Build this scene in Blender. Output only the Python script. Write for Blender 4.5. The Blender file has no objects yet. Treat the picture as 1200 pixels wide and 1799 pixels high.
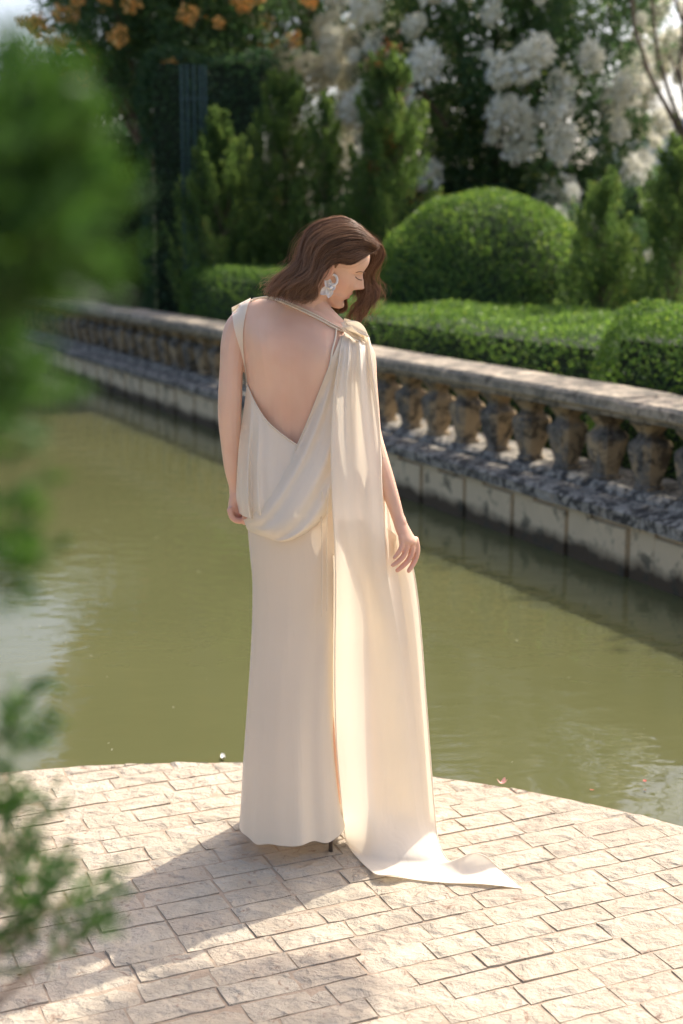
import bpy, bmesh, math, random
import numpy as np
from mathutils import Vector, Matrix, noise as mnoise
from mathutils.bvhtree import BVHTree

# ------------------------------------------------------------------ camera, sky, sun, exposure
SC = bpy.context.scene
COL = SC.collection
FPX, HC, HORIZ = 2500.0, 1.685, 408.0            # focal length in photo pixels, eye height, horizon row
TILT = math.atan((899.5 - HORIZ) / FPX)
cam_d = bpy.data.cameras.new('camera')
cam = bpy.data.objects.new('camera', cam_d)
COL.objects.link(cam)
cam.location = (0, 0, HC)
cam.rotation_euler = (math.pi / 2 - TILT, 0, 0)
cam_d.sensor_fit = 'VERTICAL'
cam_d.sensor_height = 36.0
cam_d.sensor_width = 24.0
cam_d.lens = 36.0 * FPX / 1799
cam_d.clip_start = 0.05
cam_d.clip_end = 3000
cam_d.dof.use_dof = True
cam_d.dof.focus_distance = 3.62
cam_d.dof.aperture_fstop = 2.6
SC.camera = cam

SUN_EL = math.radians(50)
SUN_H = Vector((0.72, 0.69, 0)).normalized()      # horizontal direction towards the sun
world = bpy.data.worlds.new('World')
SC.world = world
world.use_nodes = True
wn = world.node_tree.nodes
wl = world.node_tree.links
wn.clear()
wo = wn.new('ShaderNodeOutputWorld')
wb = wn.new('ShaderNodeBackground')
sky = wn.new('ShaderNodeTexSky')
sky.sky_type = 'NISHITA'
sky.sun_disc = False
sky.sun_elevation = SUN_EL
sky.sun_rotation = math.atan2(SUN_H.x, SUN_H.y)
sky.air_density = 0.75
sky.dust_density = 5.0
sky.ozone_density = 0.5
wb.inputs['Strength'].default_value = 0.15
wl.new(sky.outputs[0], wb.inputs[0])
wl.new(wb.outputs[0], wo.inputs[0])

sun_d = bpy.data.lights.new('sun', 'SUN')
sun_d.energy = 2.5
sun_d.angle = math.radians(0.55)
sun_d.color = (1.0, 0.93, 0.82)
sun = bpy.data.objects.new('sun', sun_d)
COL.objects.link(sun)
SUN_DIR = (SUN_H * math.cos(SUN_EL) + Vector((0, 0, math.sin(SUN_EL)))).normalized()
sun.rotation_euler = SUN_DIR.to_track_quat('Z', 'Y').to_euler()
sun.location = SUN_DIR * 20

SC.view_settings.view_transform = 'Standard'
SC.view_settings.look = 'None'
SC.view_settings.gamma = 1.0
SC.view_settings.use_curve_mapping = False
SC.view_settings.exposure = 1.12
SC.cycles.use_denoising = True
SC.cycles.max_bounces = 8
SC.cycles.transparent_max_bounces = 8
SC.cycles.sample_clamp_indirect = 6.0

# ------------------------------------------------------------------ helpers
RNG = np.random.default_rng(7)
random.seed(7)
_F = np.array([0, math.cos(TILT), -math.sin(TILT)])
_U = np.array([0, math.sin(TILT), math.cos(TILT)])
_R = np.array([1.0, 0, 0])
_C = np.array([0, 0, HC])


def ray(x, y):
    return _F + _R * (x - 600) / FPX + _U * (899.5 - y) / FPX


def P(x, y, Y):                                   # photo pixel at world depth Y
    d = ray(x, y)
    return _C + d * (Y / d[1])


def G(x, y, z=0.0):                               # photo pixel on a level plane
    d = ray(x, y)
    return _C + d * ((z - HC) / d[2])


def link(o, parent=None):
    COL.objects.link(o)
    if parent is not None:
        o.parent = parent
    return o


def tag(o, label=None, cat=None, group=None, kind=None):
    if label: o['label'] = label
    if cat: o['category'] = cat
    if group: o['group'] = group
    if kind: o['kind'] = kind
    return o


def empty(name, loc=(0, 0, 0), parent=None):
    o = bpy.data.objects.new(name, None)
    o.empty_display_size = 0.1
    o.location = loc
    return link(o, parent)


def mesh_obj(name, v, f, mat, parent=None, smooth=False, local=True):
    """v world coordinates; a parent Empty keeps an identity-rotation offset"""
    me = bpy.data.meshes.new(name)
    v = np.asarray(v, float)
    if parent is not None and local:
        v = v - np.array(world_loc(parent))
    me.from_pydata([tuple(p) for p in v], [], [tuple(int(i) for i in q) for q in f])
    if smooth:
        me.polygons.foreach_set('use_smooth', [True] * len(me.polygons))
    me.materials.append(mat)
    me.update()
    return link(bpy.data.objects.new(name, me), parent)


def world_loc(o):
    p = Vector(o.location)
    while o.parent is not None:
        o = o.parent
        p = p + Vector(o.location)
    return p


def fast_mesh(name, v, tris, mat, tint=None, smooth=False):
    """numpy triangles to a mesh, quickly"""
    me = bpy.data.meshes.new(name)
    v = np.ascontiguousarray(v, dtype=np.float32)
    tris = np.ascontiguousarray(tris, dtype=np.int32)
    me.vertices.add(len(v))
    me.vertices.foreach_set('co', v.ravel())
    n = len(tris)
    me.loops.add(n * 3)
    me.loops.foreach_set('vertex_index', tris.ravel())
    me.polygons.add(n)
    me.polygons.foreach_set('loop_start', np.arange(0, n * 3, 3, dtype=np.int32))
    if smooth:
        me.polygons.foreach_set('use_smooth', np.ones(n, dtype=bool))
    if tint is not None:
        a = me.attributes.new('tint', 'FLOAT', 'POINT')
        a.data.foreach_set('value', np.ascontiguousarray(tint, dtype=np.float32))
    me.materials.append(mat)
    me.update(calc_edges=True)
    return me


def unit(a):
    return a / np.maximum(np.linalg.norm(a, axis=-1, keepdims=True), 1e-9)


def leaves(name, pos, axis, ln, wd, tint, mat, parent=None, off=None, nrm=None):
    """one leaf = a bent diamond of two triangles"""
    n = len(pos)
    axis = unit(axis)
    rnd = RNG.normal(size=(n, 3)) if nrm is None else nrm + 0.5 * RNG.normal(size=(n, 3))
    side = unit(np.cross(axis, rnd))
    up = np.cross(side, axis)
    ln = np.broadcast_to(ln, n)[:, None]
    wd = np.broadcast_to(wd, n)[:, None]
    v = np.empty((n, 4, 3))
    v[:, 0] = pos
    v[:, 1] = pos + axis * ln * .45 + side * wd * .5 + up * wd * .18
    v[:, 2] = pos + axis * ln - up * ln * .12
    v[:, 3] = pos + axis * ln * .45 - side * wd * .5 + up * wd * .18
    b = np.arange(n)[:, None] * 4
    t = np.concatenate([b + np.array([0, 1, 2]), b + np.array([0, 2, 3])], 0)
    if off is not None:
        v = v - np.asarray(off)
    me = fast_mesh(name, v.reshape(-1, 3), t, mat, np.repeat(tint, 4))
    return link(bpy.data.objects.new(name, me), parent)


def box_vf(x0, x1, y0, y1, z0, z1):
    v = [(x0, y0, z0), (x1, y0, z0), (x1, y1, z0), (x0, y1, z0), (x0, y0, z1), (x1, y0, z1), (x1, y1, z1), (x0, y1, z1)]
    f = [(0, 3, 2, 1), (4, 5, 6, 7), (0, 1, 5, 4), (1, 2, 6, 5), (2, 3, 7, 6), (3, 0, 4, 7)]
    return v, f


def tube_vf(pts, rad, n=8, cap=True):
    pts = np.asarray(pts, float)
    rad = np.broadcast_to(rad, len(pts))
    T = np.gradient(pts, axis=0)
    T = unit(T)
    ref = np.array([0, 0, 1.0]) if abs(T[0][2]) < .9 else np.array([1.0, 0, 0])
    v, f = [], []
    a = np.cross(T[0], ref); a /= np.linalg.norm(a)
    for i, (p, t) in enumerate(zip(pts, T)):
        a = a - t * a.dot(t); a /= np.linalg.norm(a)
        b = np.cross(t, a)
        for k in range(n):
            w = 2 * math.pi * k / n
            v.append(p + rad[i] * (math.cos(w) * a + math.sin(w) * b))
    for i in range(len(pts) - 1):
        for k in range(n):
            f.append((i * n + k, i * n + (k + 1) % n, (i + 1) * n + (k + 1) % n, (i + 1) * n + k))
    if cap:
        f.append(tuple(range(n))[::-1])
        f.append(tuple((len(pts) - 1) * n + k for k in range(n)))
    return v, f


def merge_vf(parts):
    V, Fc = [], []
    for v, f in parts:
        b = len(V)
        V.extend([tuple(p) for p in v])
        Fc.extend([tuple(i + b for i in q) for q in f])
    return V, Fc


# ------------------------------------------------------------------ materials
MATS = {}


def new_mat(name):
    m = bpy.data.materials.new(name)
    m.use_nodes = True
    nt = m.node_tree
    nt.nodes.clear()
    out = nt.nodes.new('ShaderNodeOutputMaterial')
    MATS[name] = m
    return m, nt, out


def N(nt, typ, **kw):
    n = nt.nodes.new(typ)
    for k, v in kw.items():
        if k in n.inputs:
            n.inputs[k].default_value = v
        else:
            setattr(n, k, v)
    return n


def mixc(nt, a, b, fac):
    m = nt.nodes.new('ShaderNodeMix')
    m.data_type = 'RGBA'
    for sock, val in ((m.inputs[0], fac), (m.inputs[6], a), (m.inputs[7], b)):
        if hasattr(val, 'is_output'):
            nt.links.new(val, sock)
        elif isinstance(val, (int, float)):
            sock.default_value = val
        else:
            sock.default_value = (*val, 1)
    return m.outputs[2]


def ramp(nt, src, lo, hi):
    r = nt.nodes.new('ShaderNodeMapRange')
    nt.links.new(src, r.inputs[0])
    r.inputs[1].default_value = lo
    r.inputs[2].default_value = hi
    return r.outputs[0]


def tex_noise(nt, coord, scale, detail=4, rough=.55, dist=0.0):
    n = N(nt, 'ShaderNodeTexNoise', Scale=scale, Detail=detail, Roughness=rough, Distortion=dist)
    nt.links.new(coord, n.inputs['Vector'])
    return n.outputs[0]


def obj_coord(nt, rand=True):
    tc = nt.nodes.new('ShaderNodeTexCoord')
    if not rand:
        return tc.outputs['Object']
    oi = nt.nodes.new('ShaderNodeObjectInfo')
    mul = N(nt, 'ShaderNodeMath', operation='MULTIPLY')
    nt.links.new(oi.outputs['Random'], mul.inputs[0]); mul.inputs[1].default_value = 37.0
    ad = N(nt, 'ShaderNodeVectorMath', operation='ADD')
    nt.links.new(tc.outputs['Object'], ad.inputs[0]); nt.links.new(mul.outputs[0], ad.inputs[1])
    return ad.outputs[0]


def geo_pos(nt):
    return nt.nodes.new('ShaderNodeNewGeometry').outputs['Position']


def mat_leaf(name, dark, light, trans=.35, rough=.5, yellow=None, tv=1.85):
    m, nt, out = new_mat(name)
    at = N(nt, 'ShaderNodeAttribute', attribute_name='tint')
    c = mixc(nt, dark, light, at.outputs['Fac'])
    if yellow:
        c = mixc(nt, c, yellow, ramp(nt, at.outputs['Fac'], .9, 1.0))
    bs = N(nt, 'ShaderNodeBsdfPrincipled', Roughness=rough)
    bs.inputs['Specular IOR Level'].default_value = .35
    nt.links.new(c, bs.inputs['Base Color'])
    tr = nt.nodes.new('ShaderNodeBsdfTranslucent')
    hs = N(nt, 'ShaderNodeHueSaturation', Hue=.482 if tv > 1 else .5, Saturation=1.12 if tv > 1 else 1.0, Value=tv)
    nt.links.new(c, hs.inputs['Color'])
    nt.links.new(hs.outputs[0], tr.inputs[0])
    mx = N(nt, 'ShaderNodeMixShader')
    mx.inputs[0].default_value = trans
    nt.links.new(bs.outputs[0], mx.inputs[1]); nt.links.new(tr.outputs[0], mx.inputs[2])
    nt.links.new(mx.outputs[0], out.inputs[0])
    return m


def mat_plain(name, col, rough=.7, var=.15, scale=12, bump=.0, spec=.4, metal=0.0):
    m, nt, out = new_mat(name)
    co = obj_coord(nt)
    n = tex_noise(nt, co, scale)
    c = mixc(nt, [x * (1 - var) for x in col], [min(1, x * (1 + var)) for x in col], n)
    bs = N(nt, 'ShaderNodeBsdfPrincipled', Roughness=rough, Metallic=metal)
    bs.inputs['Specular IOR Level'].default_value = spec
    nt.links.new(c, bs.inputs['Base Color'])
    if bump:
        b = N(nt, 'ShaderNodeBump', Strength=bump, Distance=.01)
        nt.links.new(tex_noise(nt, co, scale * 4), b.inputs['Height'])
        nt.links.new(b.outputs[0], bs.inputs['Normal'])
    nt.links.new(bs.outputs[0], out.inputs[0])
    return m


def mat_paving():
    m, nt, out = new_mat('paving_stone')
    co = geo_pos(nt)
    oi = nt.nodes.new('ShaderNodeObjectInfo')
    n1 = tex_noise(nt, co, 9, 5, .6, .6)
    n2 = tex_noise(nt, co, 46, 5, .65, .4)
    n3 = tex_noise(nt, co, 3.0, 3)
    base = mixc(nt, (.395, .335, .25), (.52, .455, .355), ramp(nt, n1, .3, .7))
    base = mixc(nt, base, (.51, .415, .315), ramp(nt, n3, .5, .8))
    r2 = N(nt, 'ShaderNodeMath', operation='MULTIPLY'); nt.links.new(oi.outputs['Random'], r2.inputs[0]); r2.inputs[1].default_value = .6
    base = mixc(nt, base, (.40, .325, .245), r2.outputs[0])
    # brown dirt and cracks in the cleft surface
    cr = ramp(nt, tex_noise(nt, co, 17, 7, .72, 1.6), .585, .665)
    base = mixc(nt, base, (.25, .165, .115), N_mul(nt, cr, .9))
    spk = ramp(nt, n2, .66, .76)
    base = mixc(nt, base, (.22, .16, .12), N_mul(nt, spk, .55))
    bs = N(nt, 'ShaderNodeBsdfPrincipled', Roughness=.78)
    bs.inputs['Specular IOR Level'].default_value = .3
    nt.links.new(base, bs.inputs['Base Color'])
    wv = N(nt, 'ShaderNodeTexVoronoi', Scale=17.0); wv.feature = 'F1'
    st = N(nt, 'ShaderNodeVectorMath', operation='MULTIPLY'); st.inputs[1].default_value = (.55, 1.0, 1.0)
    nt.links.new(co, st.inputs[0])
    nd = N(nt, 'ShaderNodeTexNoise', Scale=14.0, Detail=4.0)
    nt.links.new(co, nd.inputs['Vector'])
    ad = N(nt, 'ShaderNodeMix'); ad.data_type = 'VECTOR'; ad.inputs[0].default_value = .12
    nt.links.new(st.outputs[0], ad.inputs[4]); nt.links.new(nd.outputs[1], ad.inputs[5])
    nt.links.new(ad.outputs[1], wv.inputs['Vector'])
    b1 = N(nt, 'ShaderNodeBump', Strength=.9, Distance=.016)
    nt.links.new(wv.outputs['Distance'], b1.inputs['Height'])
    b2 = N(nt, 'ShaderNodeBump', Strength=1.0, Distance=.010)
    nt.links.new(tex_noise(nt, co, 26, 7, .68, .8), b2.inputs['Height']); nt.links.new(b1.outputs[0], b2.inputs['Normal'])
    nt.links.new(b2.outputs[0], bs.inputs['Normal'])
    nt.links.new(bs.outputs[0], out.inputs[0])
    return m


def N_mul(nt, s, k):
    a = N(nt, 'ShaderNodeMath', operation='MULTIPLY')
    nt.links.new(s, a.inputs[0]); a.inputs[1].default_value = k
    return a.outputs[0]


def N_math(nt, op, a, b):
    n = N(nt, 'ShaderNodeMath', operation=op)
    for i, s in enumerate((a, b)):
        if hasattr(s, 'is_output'): nt.links.new(s, n.inputs[i])
        else: n.inputs[i].default_value = s
    return n.outputs[0]


def mat_old_stone(name, tan, grey, lichen=.5, scale=5, wet=False, black=.75, bthr=0.0):
    """weathered limestone: tan body, grey and black lichen crust, mostly on what rain reaches"""
    m, nt, out = new_mat(name)
    co = geo_pos(nt)
    g = nt.nodes.new('ShaderNodeNewGeometry')
    oi = nt.nodes.new('ShaderNodeObjectInfo')
    n1 = tex_noise(nt, co, scale, 6, .65, .5)
    n2 = tex_noise(nt, co, scale * 6, 5, .7)
    base = mixc(nt, [x * .8 for x in tan], [x * 1.15 for x in tan], n1)
    # crust on upward and pool-side faces
    dot = N(nt, 'ShaderNodeVectorMath', operation='DOT_PRODUCT')
    nt.links.new(g.outputs['Normal'], dot.inputs[0]); dot.inputs[1].default_value = (-.62, -.25, .62)
    ex = N_math(nt, 'ADD', N_mul(nt, dot.outputs['Value'], .24), n1)
    ex = N_math(nt, 'ADD', ex, N_mul(nt, oi.outputs['Random'], .1))
    cov = ramp(nt, ex, .72 - .25 * lichen, .86 - .25 * lichen)
    crust = mixc(nt, [x * .42 for x in grey], grey, ramp(nt, n2, .35, .62))
    base = mixc(nt, base, crust, N_mul(nt, cov, .92))
    blk = ramp(nt, tex_noise(nt, co, scale * 1.7, 6, .72, .8), .6 - .06 * lichen - bthr, .68 - .06 * lichen - bthr)
    base = mixc(nt, base, (.035, .032, .028), N_mul(nt, blk, black))
    if wet:     # damp tide mark and algae just above the water
        sx = nt.nodes.new('ShaderNodeSeparateXYZ'); nt.links.new(co, sx.inputs[0])
        zz = N_math(nt, 'ADD', sx.outputs[2], N_mul(nt, n1, -.16))
        w = ramp(nt, zz, -.03, -.10)
        base = mixc(nt, base, (.06, .04, .022), N_mul(nt, w, .95))
        alg = ramp(nt, tex_noise(nt, co, 7, 4, .6, .3), .56, .66)
        base = mixc(nt, base, (.05, .05, .035), N_mul(nt, alg, .7))
    bs = N(nt, 'ShaderNodeBsdfPrincipled', Roughness=.85)
    bs.inputs['Specular IOR Level'].default_value = .25
    nt.links.new(base, bs.inputs['Base Color'])
    b = N(nt, 'ShaderNodeBump', Strength=.42, Distance=.010)
    nt.links.new(tex_noise(nt, co, scale * 5, 6, .7), b.inputs['Height'])
    nt.links.new(b.outputs[0], bs.inputs['Normal'])
    nt.links.new(bs.outputs[0], out.inputs[0])
    return m


def mat_water():
    m, nt, out = new_mat('murky_water')
    co = geo_pos(nt)
    n = tex_noise(nt, co, .7, 3, .5, .3)
    c = mixc(nt, (.080, .084, .034), (.108, .108, .046), n)
    bs = N(nt, 'ShaderNodeBsdfPrincipled', Roughness=.02, IOR=1.333)
    nt.links.new(c, bs.inputs['Base Color'])
    st = N(nt, 'ShaderNodeVectorMath', operation='MULTIPLY'); st.inputs[1].default_value = (1.0, 1.6, 1.0)
    nt.links.new(co, st.inputs[0])
    h1 = tex_noise(nt, st.outputs[0], 5.0, 2, .45, .4)
    h2 = tex_noise(nt, st.outputs[0], 16.0, 2, .5)
    patch = ramp(nt, tex_noise(nt, co, .55, 2), .45, .7)
    h = N_math(nt, 'ADD', h1, N_math(nt, 'MULTIPLY', N_mul(nt, h2, .35), patch))
    b = N(nt, 'ShaderNodeBump', Strength=.10, Distance=.03)
    nt.links.new(h, b.inputs['Height'])
    nt.links.new(b.outputs[0], bs.inputs['Normal'])
    nt.links.new(bs.outputs[0], out.inputs[0])
    return m


M_pave = mat_paving()
M_mortar = mat_plain('joint_mortar', (.37, .285, .205), .9, .4, 26, .4)
M_water = mat_water()
M_soil = mat_plain('garden_soil', (.10, .085, .05), .95, .3, 3, .4)
M_grass = mat_plain('lawn', (.06, .09, .03), .95, .35, 5, .5)
M_bed = mat_plain('pool_bed', (.08, .07, .04), .9, .2, 2)
M_coping = mat_old_stone('coping_stone', (.46, .38, .285), (.24, .215, .17), .45, 6.0, bthr=.03, black=.7)
M_baluster = mat_old_stone('baluster_stone', (.46, .335, .195), (.20, .185, .16), .6, 7.5, bthr=.065, black=.75)
M_ledge = mat_old_stone('ledge_stone', (.36, .29, .21), (.46, .42, .35), .9, 9.0, bthr=.085, black=.92)
M_wall = mat_old_stone('pool_wall_stone', (.66, .515, .32), (.40, .32, .21), -.35, 3.5, wet=True)
M_hedge = mat_leaf('boxwood_leaf', (.038, .095, .024), (.130, .220, .050), .5, .45, (.22, .29, .07))
M_hedge_core = mat_plain('hedge_twigs', (.018, .028, .012), .95, .3, 6)
M_jun = mat_leaf('juniper_needle', (.048, .098, .030), (.145, .215, .062), .5, .6, (.24, .23, .07))
M_dark = mat_leaf('dark_evergreen_leaf', (.020, .055, .024), (.055, .105, .040), .4, .5)
M_broad = mat_leaf('broad_tree_leaf', (.032, .078, .034), (.090, .150, .056), .5, .45, (.17, .22, .06))
M_fore = mat_leaf('thuja_spray', (.024, .078, .016), (.072, .158, .034), .4, .5, (.10, .18, .04), tv=1.3)
M_bark = mat_plain('bark', (.16, .11, .075), .9, .4, 25, .7)
M_white_flower = mat_leaf('white_blossom', (.84, .81, .66), (.95, .93, .85), .28, .8, tv=1.0)
M_orange = mat_leaf('orange_blossom', (.86, .44, .11), (.92, .58, .22), .4, .6, tv=.95)
M_redberry = mat_leaf('rust_needles', (.25, .07, .02), (.36, .13, .04), .2, .6)
M_trellis = mat_plain('dark_blue_green_paint', (.02, .055, .06), .5, .2, 8, .0, .5)
M_render_wall = mat_plain('pale_render', (.66, .66, .66), .8, .06, 3)
M_roof = mat_plain('grey_roof_sheet', (.42, .45, .47), .6, .1, 4)
M_glass_dark = mat_plain('dark_window_glass', (.03, .04, .05), .1, .1, 3)

# ------------------------------------------------------------------ ground, water, terrace
WZ = -0.08
g = mesh_obj('ground', [(-700, -700, -.6), (700, -700, -.6), (700, 1500, -.6), (-700, 1500, -.6)], [(0, 1, 2, 3)], M_bed)
tag(g, kind='structure')
BP0 = np.array([1.676, 6.792]); BD = np.array([-.42304, .90611]); BN = np.array([.90611, .42304])


def bal(u, s, z):
    q = BP0 + u * BD + s * BN
    return (q[0], q[1], z)


w = mesh_obj('pool_water', [(-14, -9, WZ), bal(-14, .02, WZ), bal(22, .02, WZ), (-14, 24, WZ)], [(0, 1, 2, 3)], M_water)
tag(w, kind='structure')


def prism(name, poly, z0, z1, mat):
    n = len(poly)
    v = [(p[0], p[1], z0) for p in poly] + [(p[0], p[1], z1) for p in poly]
    f = [tuple(range(n, 2 * n)), tuple(range(n))[::-1]] + [(i, (i + 1) % n, n + (i + 1) % n, n + i) for i in range(n)]
    return mesh_obj(name, v, f, mat)


gd = prism('garden_ground', [bal(-14, .56, 0)[:2], (320, -300), (320, 900), (-60, 900), bal(22, .56, 0)[:2]], -.6, .12, M_soil)
tag(gd, kind='structure')
gb = prism('pool_bank', [(-320, -300), (-13.9, -300), (-13.9, 23.4), bal(22, .53, 0)[:2], (-60.3, 900), (-320, 900)], -.6, .11, M_grass)
tag(gb, kind='structure')

TC, TR = np.array([-.45, 2.07]), 2.30
arc = [(TC[0] + TR * math.cos(a), TC[1] + TR * math.sin(a)) for a in np.linspace(0, math.pi, 61)]
terrace = prism('terrace', [(TC[0] - TR, -7), (TC[0] + TR, -7)] + arc, -.6, -.0030, M_mortar)
tag(terrace, kind='structure')

SA = np.array([.915, .403]); SB = np.array([-.403, .915])


def clip_poly(poly, nrm, c):
    out = []
    for i in range(len(poly)):
        a, b = poly[i], poly[(i + 1) % len(poly)]
        da, db = a.dot(nrm) - c, b.dot(nrm) - c
        if da <= 0: out.append(a)
        if da * db < 0: out.append(a + (b - a) * (da / (da - db)))
    return out


def stone_grid(o, L, W):
    """an uneven cleft paving stone, 30-odd faces; o = corner in stone coordinates"""
    nx, ny = 6, 4
    v = []
    hz = RNG.normal(0, .0006); tx, ty = RNG.normal(0, .0008, 2)
    for j in range(ny):
        for i in range(nx):
            x = L * i / (nx - 1); y = W * j / (ny - 1)
            edge = i in (0, nx - 1) or j in (0, ny - 1)
            if j in (0, ny - 1): y += (1 if j == 0 else -1) * abs(RNG.normal(0, .0018))
            if i in (0, nx - 1): x += (1 if i == 0 else -1) * abs(RNG.normal(0, .0018))
            if not edge:
                x += RNG.normal(0, .007); y += RNG.normal(0, .005)
            z = hz + tx * (x / L - .5) * 2 + ty * (y / W - .5) * 2
            z += RNG.normal(.0015, .0018) if not edge else -abs(RNG.normal(.0002, .0011))
            v.append((o[0] + x, o[1] + y, z))
    f = []
    for j in range(ny - 1):
        for i in range(nx - 1):
            a = j * nx + i
            q = (a, a + 1, a + nx + 1, a + nx)
            if (i + j) % 2: f += [(q[0], q[1], q[2]), (q[0], q[2], q[3])]
            else: f += [(q[0], q[1], q[3]), (q[1], q[2], q[3])]
    ring = [i for i in range(nx)] + [j * nx + nx - 1 for j in range(1, ny)] + [(ny - 1) * nx + i for i in range(nx - 2, -1, -1)] + [j * nx for j in range(ny - 2, 0, -1)]
    b = len(v)
    for k in ring:
        p = v[k]; v.append((p[0], p[1], -.03))
    m = len(ring)
    for k in range(m):
        f.append((ring[k], b + k, b + (k + 1) % m, ring[(k + 1) % m]))
    return v, f


def stone_cut(poly):
    n = len(poly); c = sum(poly) / n
    v = [(p[0], p[1], -abs(RNG.normal(.003, .002))) for p in poly]
    v += [(c[0] + (p[0] - c[0]) * .8, c[1] + (p[1] - c[1]) * .8, RNG.normal(.001, .0015)) for p in poly]
    v += [(p[0], p[1], -.05) for p in poly]
    f = [tuple(range(n, 2 * n))]
    for i in range(n):
        j = (i + 1) % n
        f += [(i, j, n + j, n + i), (i, 2 * n + i, 2 * n + j, j)]
    return v, f


stones = []
RW = .0885
for r in range(12, 62):
    b0 = r * RW
    a = -2.2 + RNG.uniform(0, .18) + (r % 2) * .09
    while a < 4.2:
        L = float(np.clip(RNG.normal(.182, .016), .14, .22))
        gap = RNG.uniform(.002, .0055)
        q = [(a + gap, b0 + RNG.uniform(.0008, .0028)), (a + L, b0 + RNG.uniform(.0008, .0028)),
             (a + L, b0 + RW - RNG.uniform(.0008, .0028)), (a + gap, b0 + RW - RNG.uniform(.0008, .0028))]
        wq = [SA * p[0] + SB * p[1] for p in q]
        ctr = sum(wq) / 4
        a += L
        if not (-1.75 < ctr[0] < 1.9 and 2.05 < ctr[1]): continue
        dist = [np.linalg.norm(p - TC) for p in wq]
        R2 = TR - .006
        if min(dist) > R2: continue
        if ctr[1] < 2.07 and abs(ctr[0] - TC[0]) > R2 - .1: continue
        if max(dist) < R2:
            v, f = stone_grid(q[0], L - gap, RW - .0035)
            v = [(*(SA * p[0] + SB * p[1]), p[2]) for p in v]
        else:
            poly = wq
            an = math.atan2(ctr[1] - TC[1], ctr[0] - TC[0])
            for da in (-.03, -.01, .01, .03):
                nn = np.array([math.cos(an + da), math.sin(an + da)])
                poly = clip_poly(poly, nn, TC.dot(nn) + R2)
                if len(poly) < 3: break
            if len(poly) < 3: continue
            v, f = stone_cut(poly)
        # on-screen size decides which become single parts
        vis = abs(ctr[0]) < .245 * (ctr[1] * .981 + .33) + .12 and ctr[1] > 2.72
        stones.append((0 if vis else 1, ctr[1], v, f))
stones.sort(key=lambda s: (s[0], s[1]))
print('paving stones', len(stones), sum(1 for s in stones if s[0] == 0))
for _, _, v, f in stones[:300]:
    mesh_obj('paving_stone', v, f, M_pave, terrace)
rest = merge_vf([(v, f) for _, _, v, f in stones[300:]])
if rest[0]:
    o = mesh_obj('paving_stones_outer', rest[0], rest[1], M_pave, terrace)
    tag(o, kind='stuff')

# ------------------------------------------------------------------ balustrade across the pool
BR = empty('balustrade', bal(0, .2, WZ))
tag(BR, 'weathered stone balustrade with square urn balusters running beyond the pool', 'balustrade')


def bal_prof(name, prof, u0, u1, mat, parent=BR, jag=0):
    """extrude an (s,z) profile along the balustrade"""
    n = len(prof)
    us = np.linspace(u0, u1, max(2, int(abs(u1 - u0) / .25)))
    v = []
    for u in us:
        for s, z in prof:
            v.append(bal(u, s + (RNG.normal(0, jag) if jag else 0), z + (RNG.normal(0, jag) if jag else 0)))
    f = []
    for i in range(len(us) - 1):
        for k in range(n):
            f.append((i * n + k, (i + 1) * n + k, (i + 1) * n + (k + 1) % n, i * n + (k + 1) % n))
    f += [tuple(range(n)), tuple((len(us) - 1) * n + k for k in range(n))[::-1]]
    return mesh_obj(name, v, f, mat, parent)


U0, U1 = -4.2, 17.5
# coping in lengths with open joints
u = U0
while u < U1:
    L = 1.62
    dz, ds = RNG.normal(0, .0025), RNG.normal(0, .003)
    bal_prof('coping_stone', [(.065 + ds, .752), (.052 + ds, .765), (.05 + ds, .812 + dz), (.068 + ds, .832 + dz), (.43 + ds, .838 + dz), (.452 + ds, .82 + dz), (.45 + ds, .765), (.435 + ds, .752)], u, min(u + L - .006, U1), M_coping, jag=.0016)
    u += L
bal_prof('rail_bed', [(.10, .722), (.10, .7515), (.40, .7515), (.40, .722)], U0, U1, M_coping, jag=.001)
u = U0
while u < U1:
    L = 1.13
    dz = RNG.normal(0, .003)
    bal_prof('ledge_stone', [(-.032, .205), (-.036, .262 + dz), (-.01, .277 + dz), (.135, .296 + dz), (.14, .318 + dz), (.17, .336 + dz), (.53, .345 + dz), (.55, .33), (.55, .205)], u, min(u + L - .005, U1), M_ledge, jag=.0012)
    u += L
bal_prof('wall_backing', [(.03, -.58), (.03, .204), (.54, .204), (.54, -.58)], U0, U1, M_wall)
k = 0
u = -4.2 + .135
while u < U1 - .6:
    e = RNG.normal(0, .002)
    bal_prof('wall_panel', [(-.004 + e, -.58), (-.004 + e, .165), (.004 + e, .172), (.029, .172), (.029, -.58)], u + .018, u + .345, M_wall, jag=.001)
    bal_prof('wall_pilaster', [(.006, -.58), (.006, .2035), (.029, .2035), (.029, -.58)], u + .352, u + .565 - .012, M_wall, jag=.001)
    u += .565

bprof = [(.0, .066), (.016, .068), (.026, .056), (.05, .060), (.12, .080), (.20, .096), (.235, .099), (.250, .094), (.278, .062), (.295, .056), (.308, .058), (.340, .082), (.352, .094), (.382, .095)]


def baluster_mesh(seed):
    rg = np.random.default_rng(seed)
    n = 16
    v, f = [], []
    for z, r in bprof:
        for k in range(n):
            a = 2 * math.pi * (k + .5) / n
            c, s_ = math.cos(a), math.sin(a)
            m = max(abs(c), abs(s_)) ** .96            # rounded square plan
            rr = r / m + rg.normal(0, .0016)
            v.append((rr * c, rr * s_, z))
    for i in range(len(bprof) - 1):
        for k in range(n):
            f.append((i * n + k, i * n + (k + 1) % n, (i + 1) * n + (k + 1) % n, (i + 1) * n + k))
    f += [tuple(range(n))[::-1], tuple((len(bprof) - 1) * n + k for k in range(n))]
    me = bpy.data.meshes.new('baluster')
    me.from_pydata(v, [], f)
    me.materials.append(M_baluster)
    return me


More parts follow.
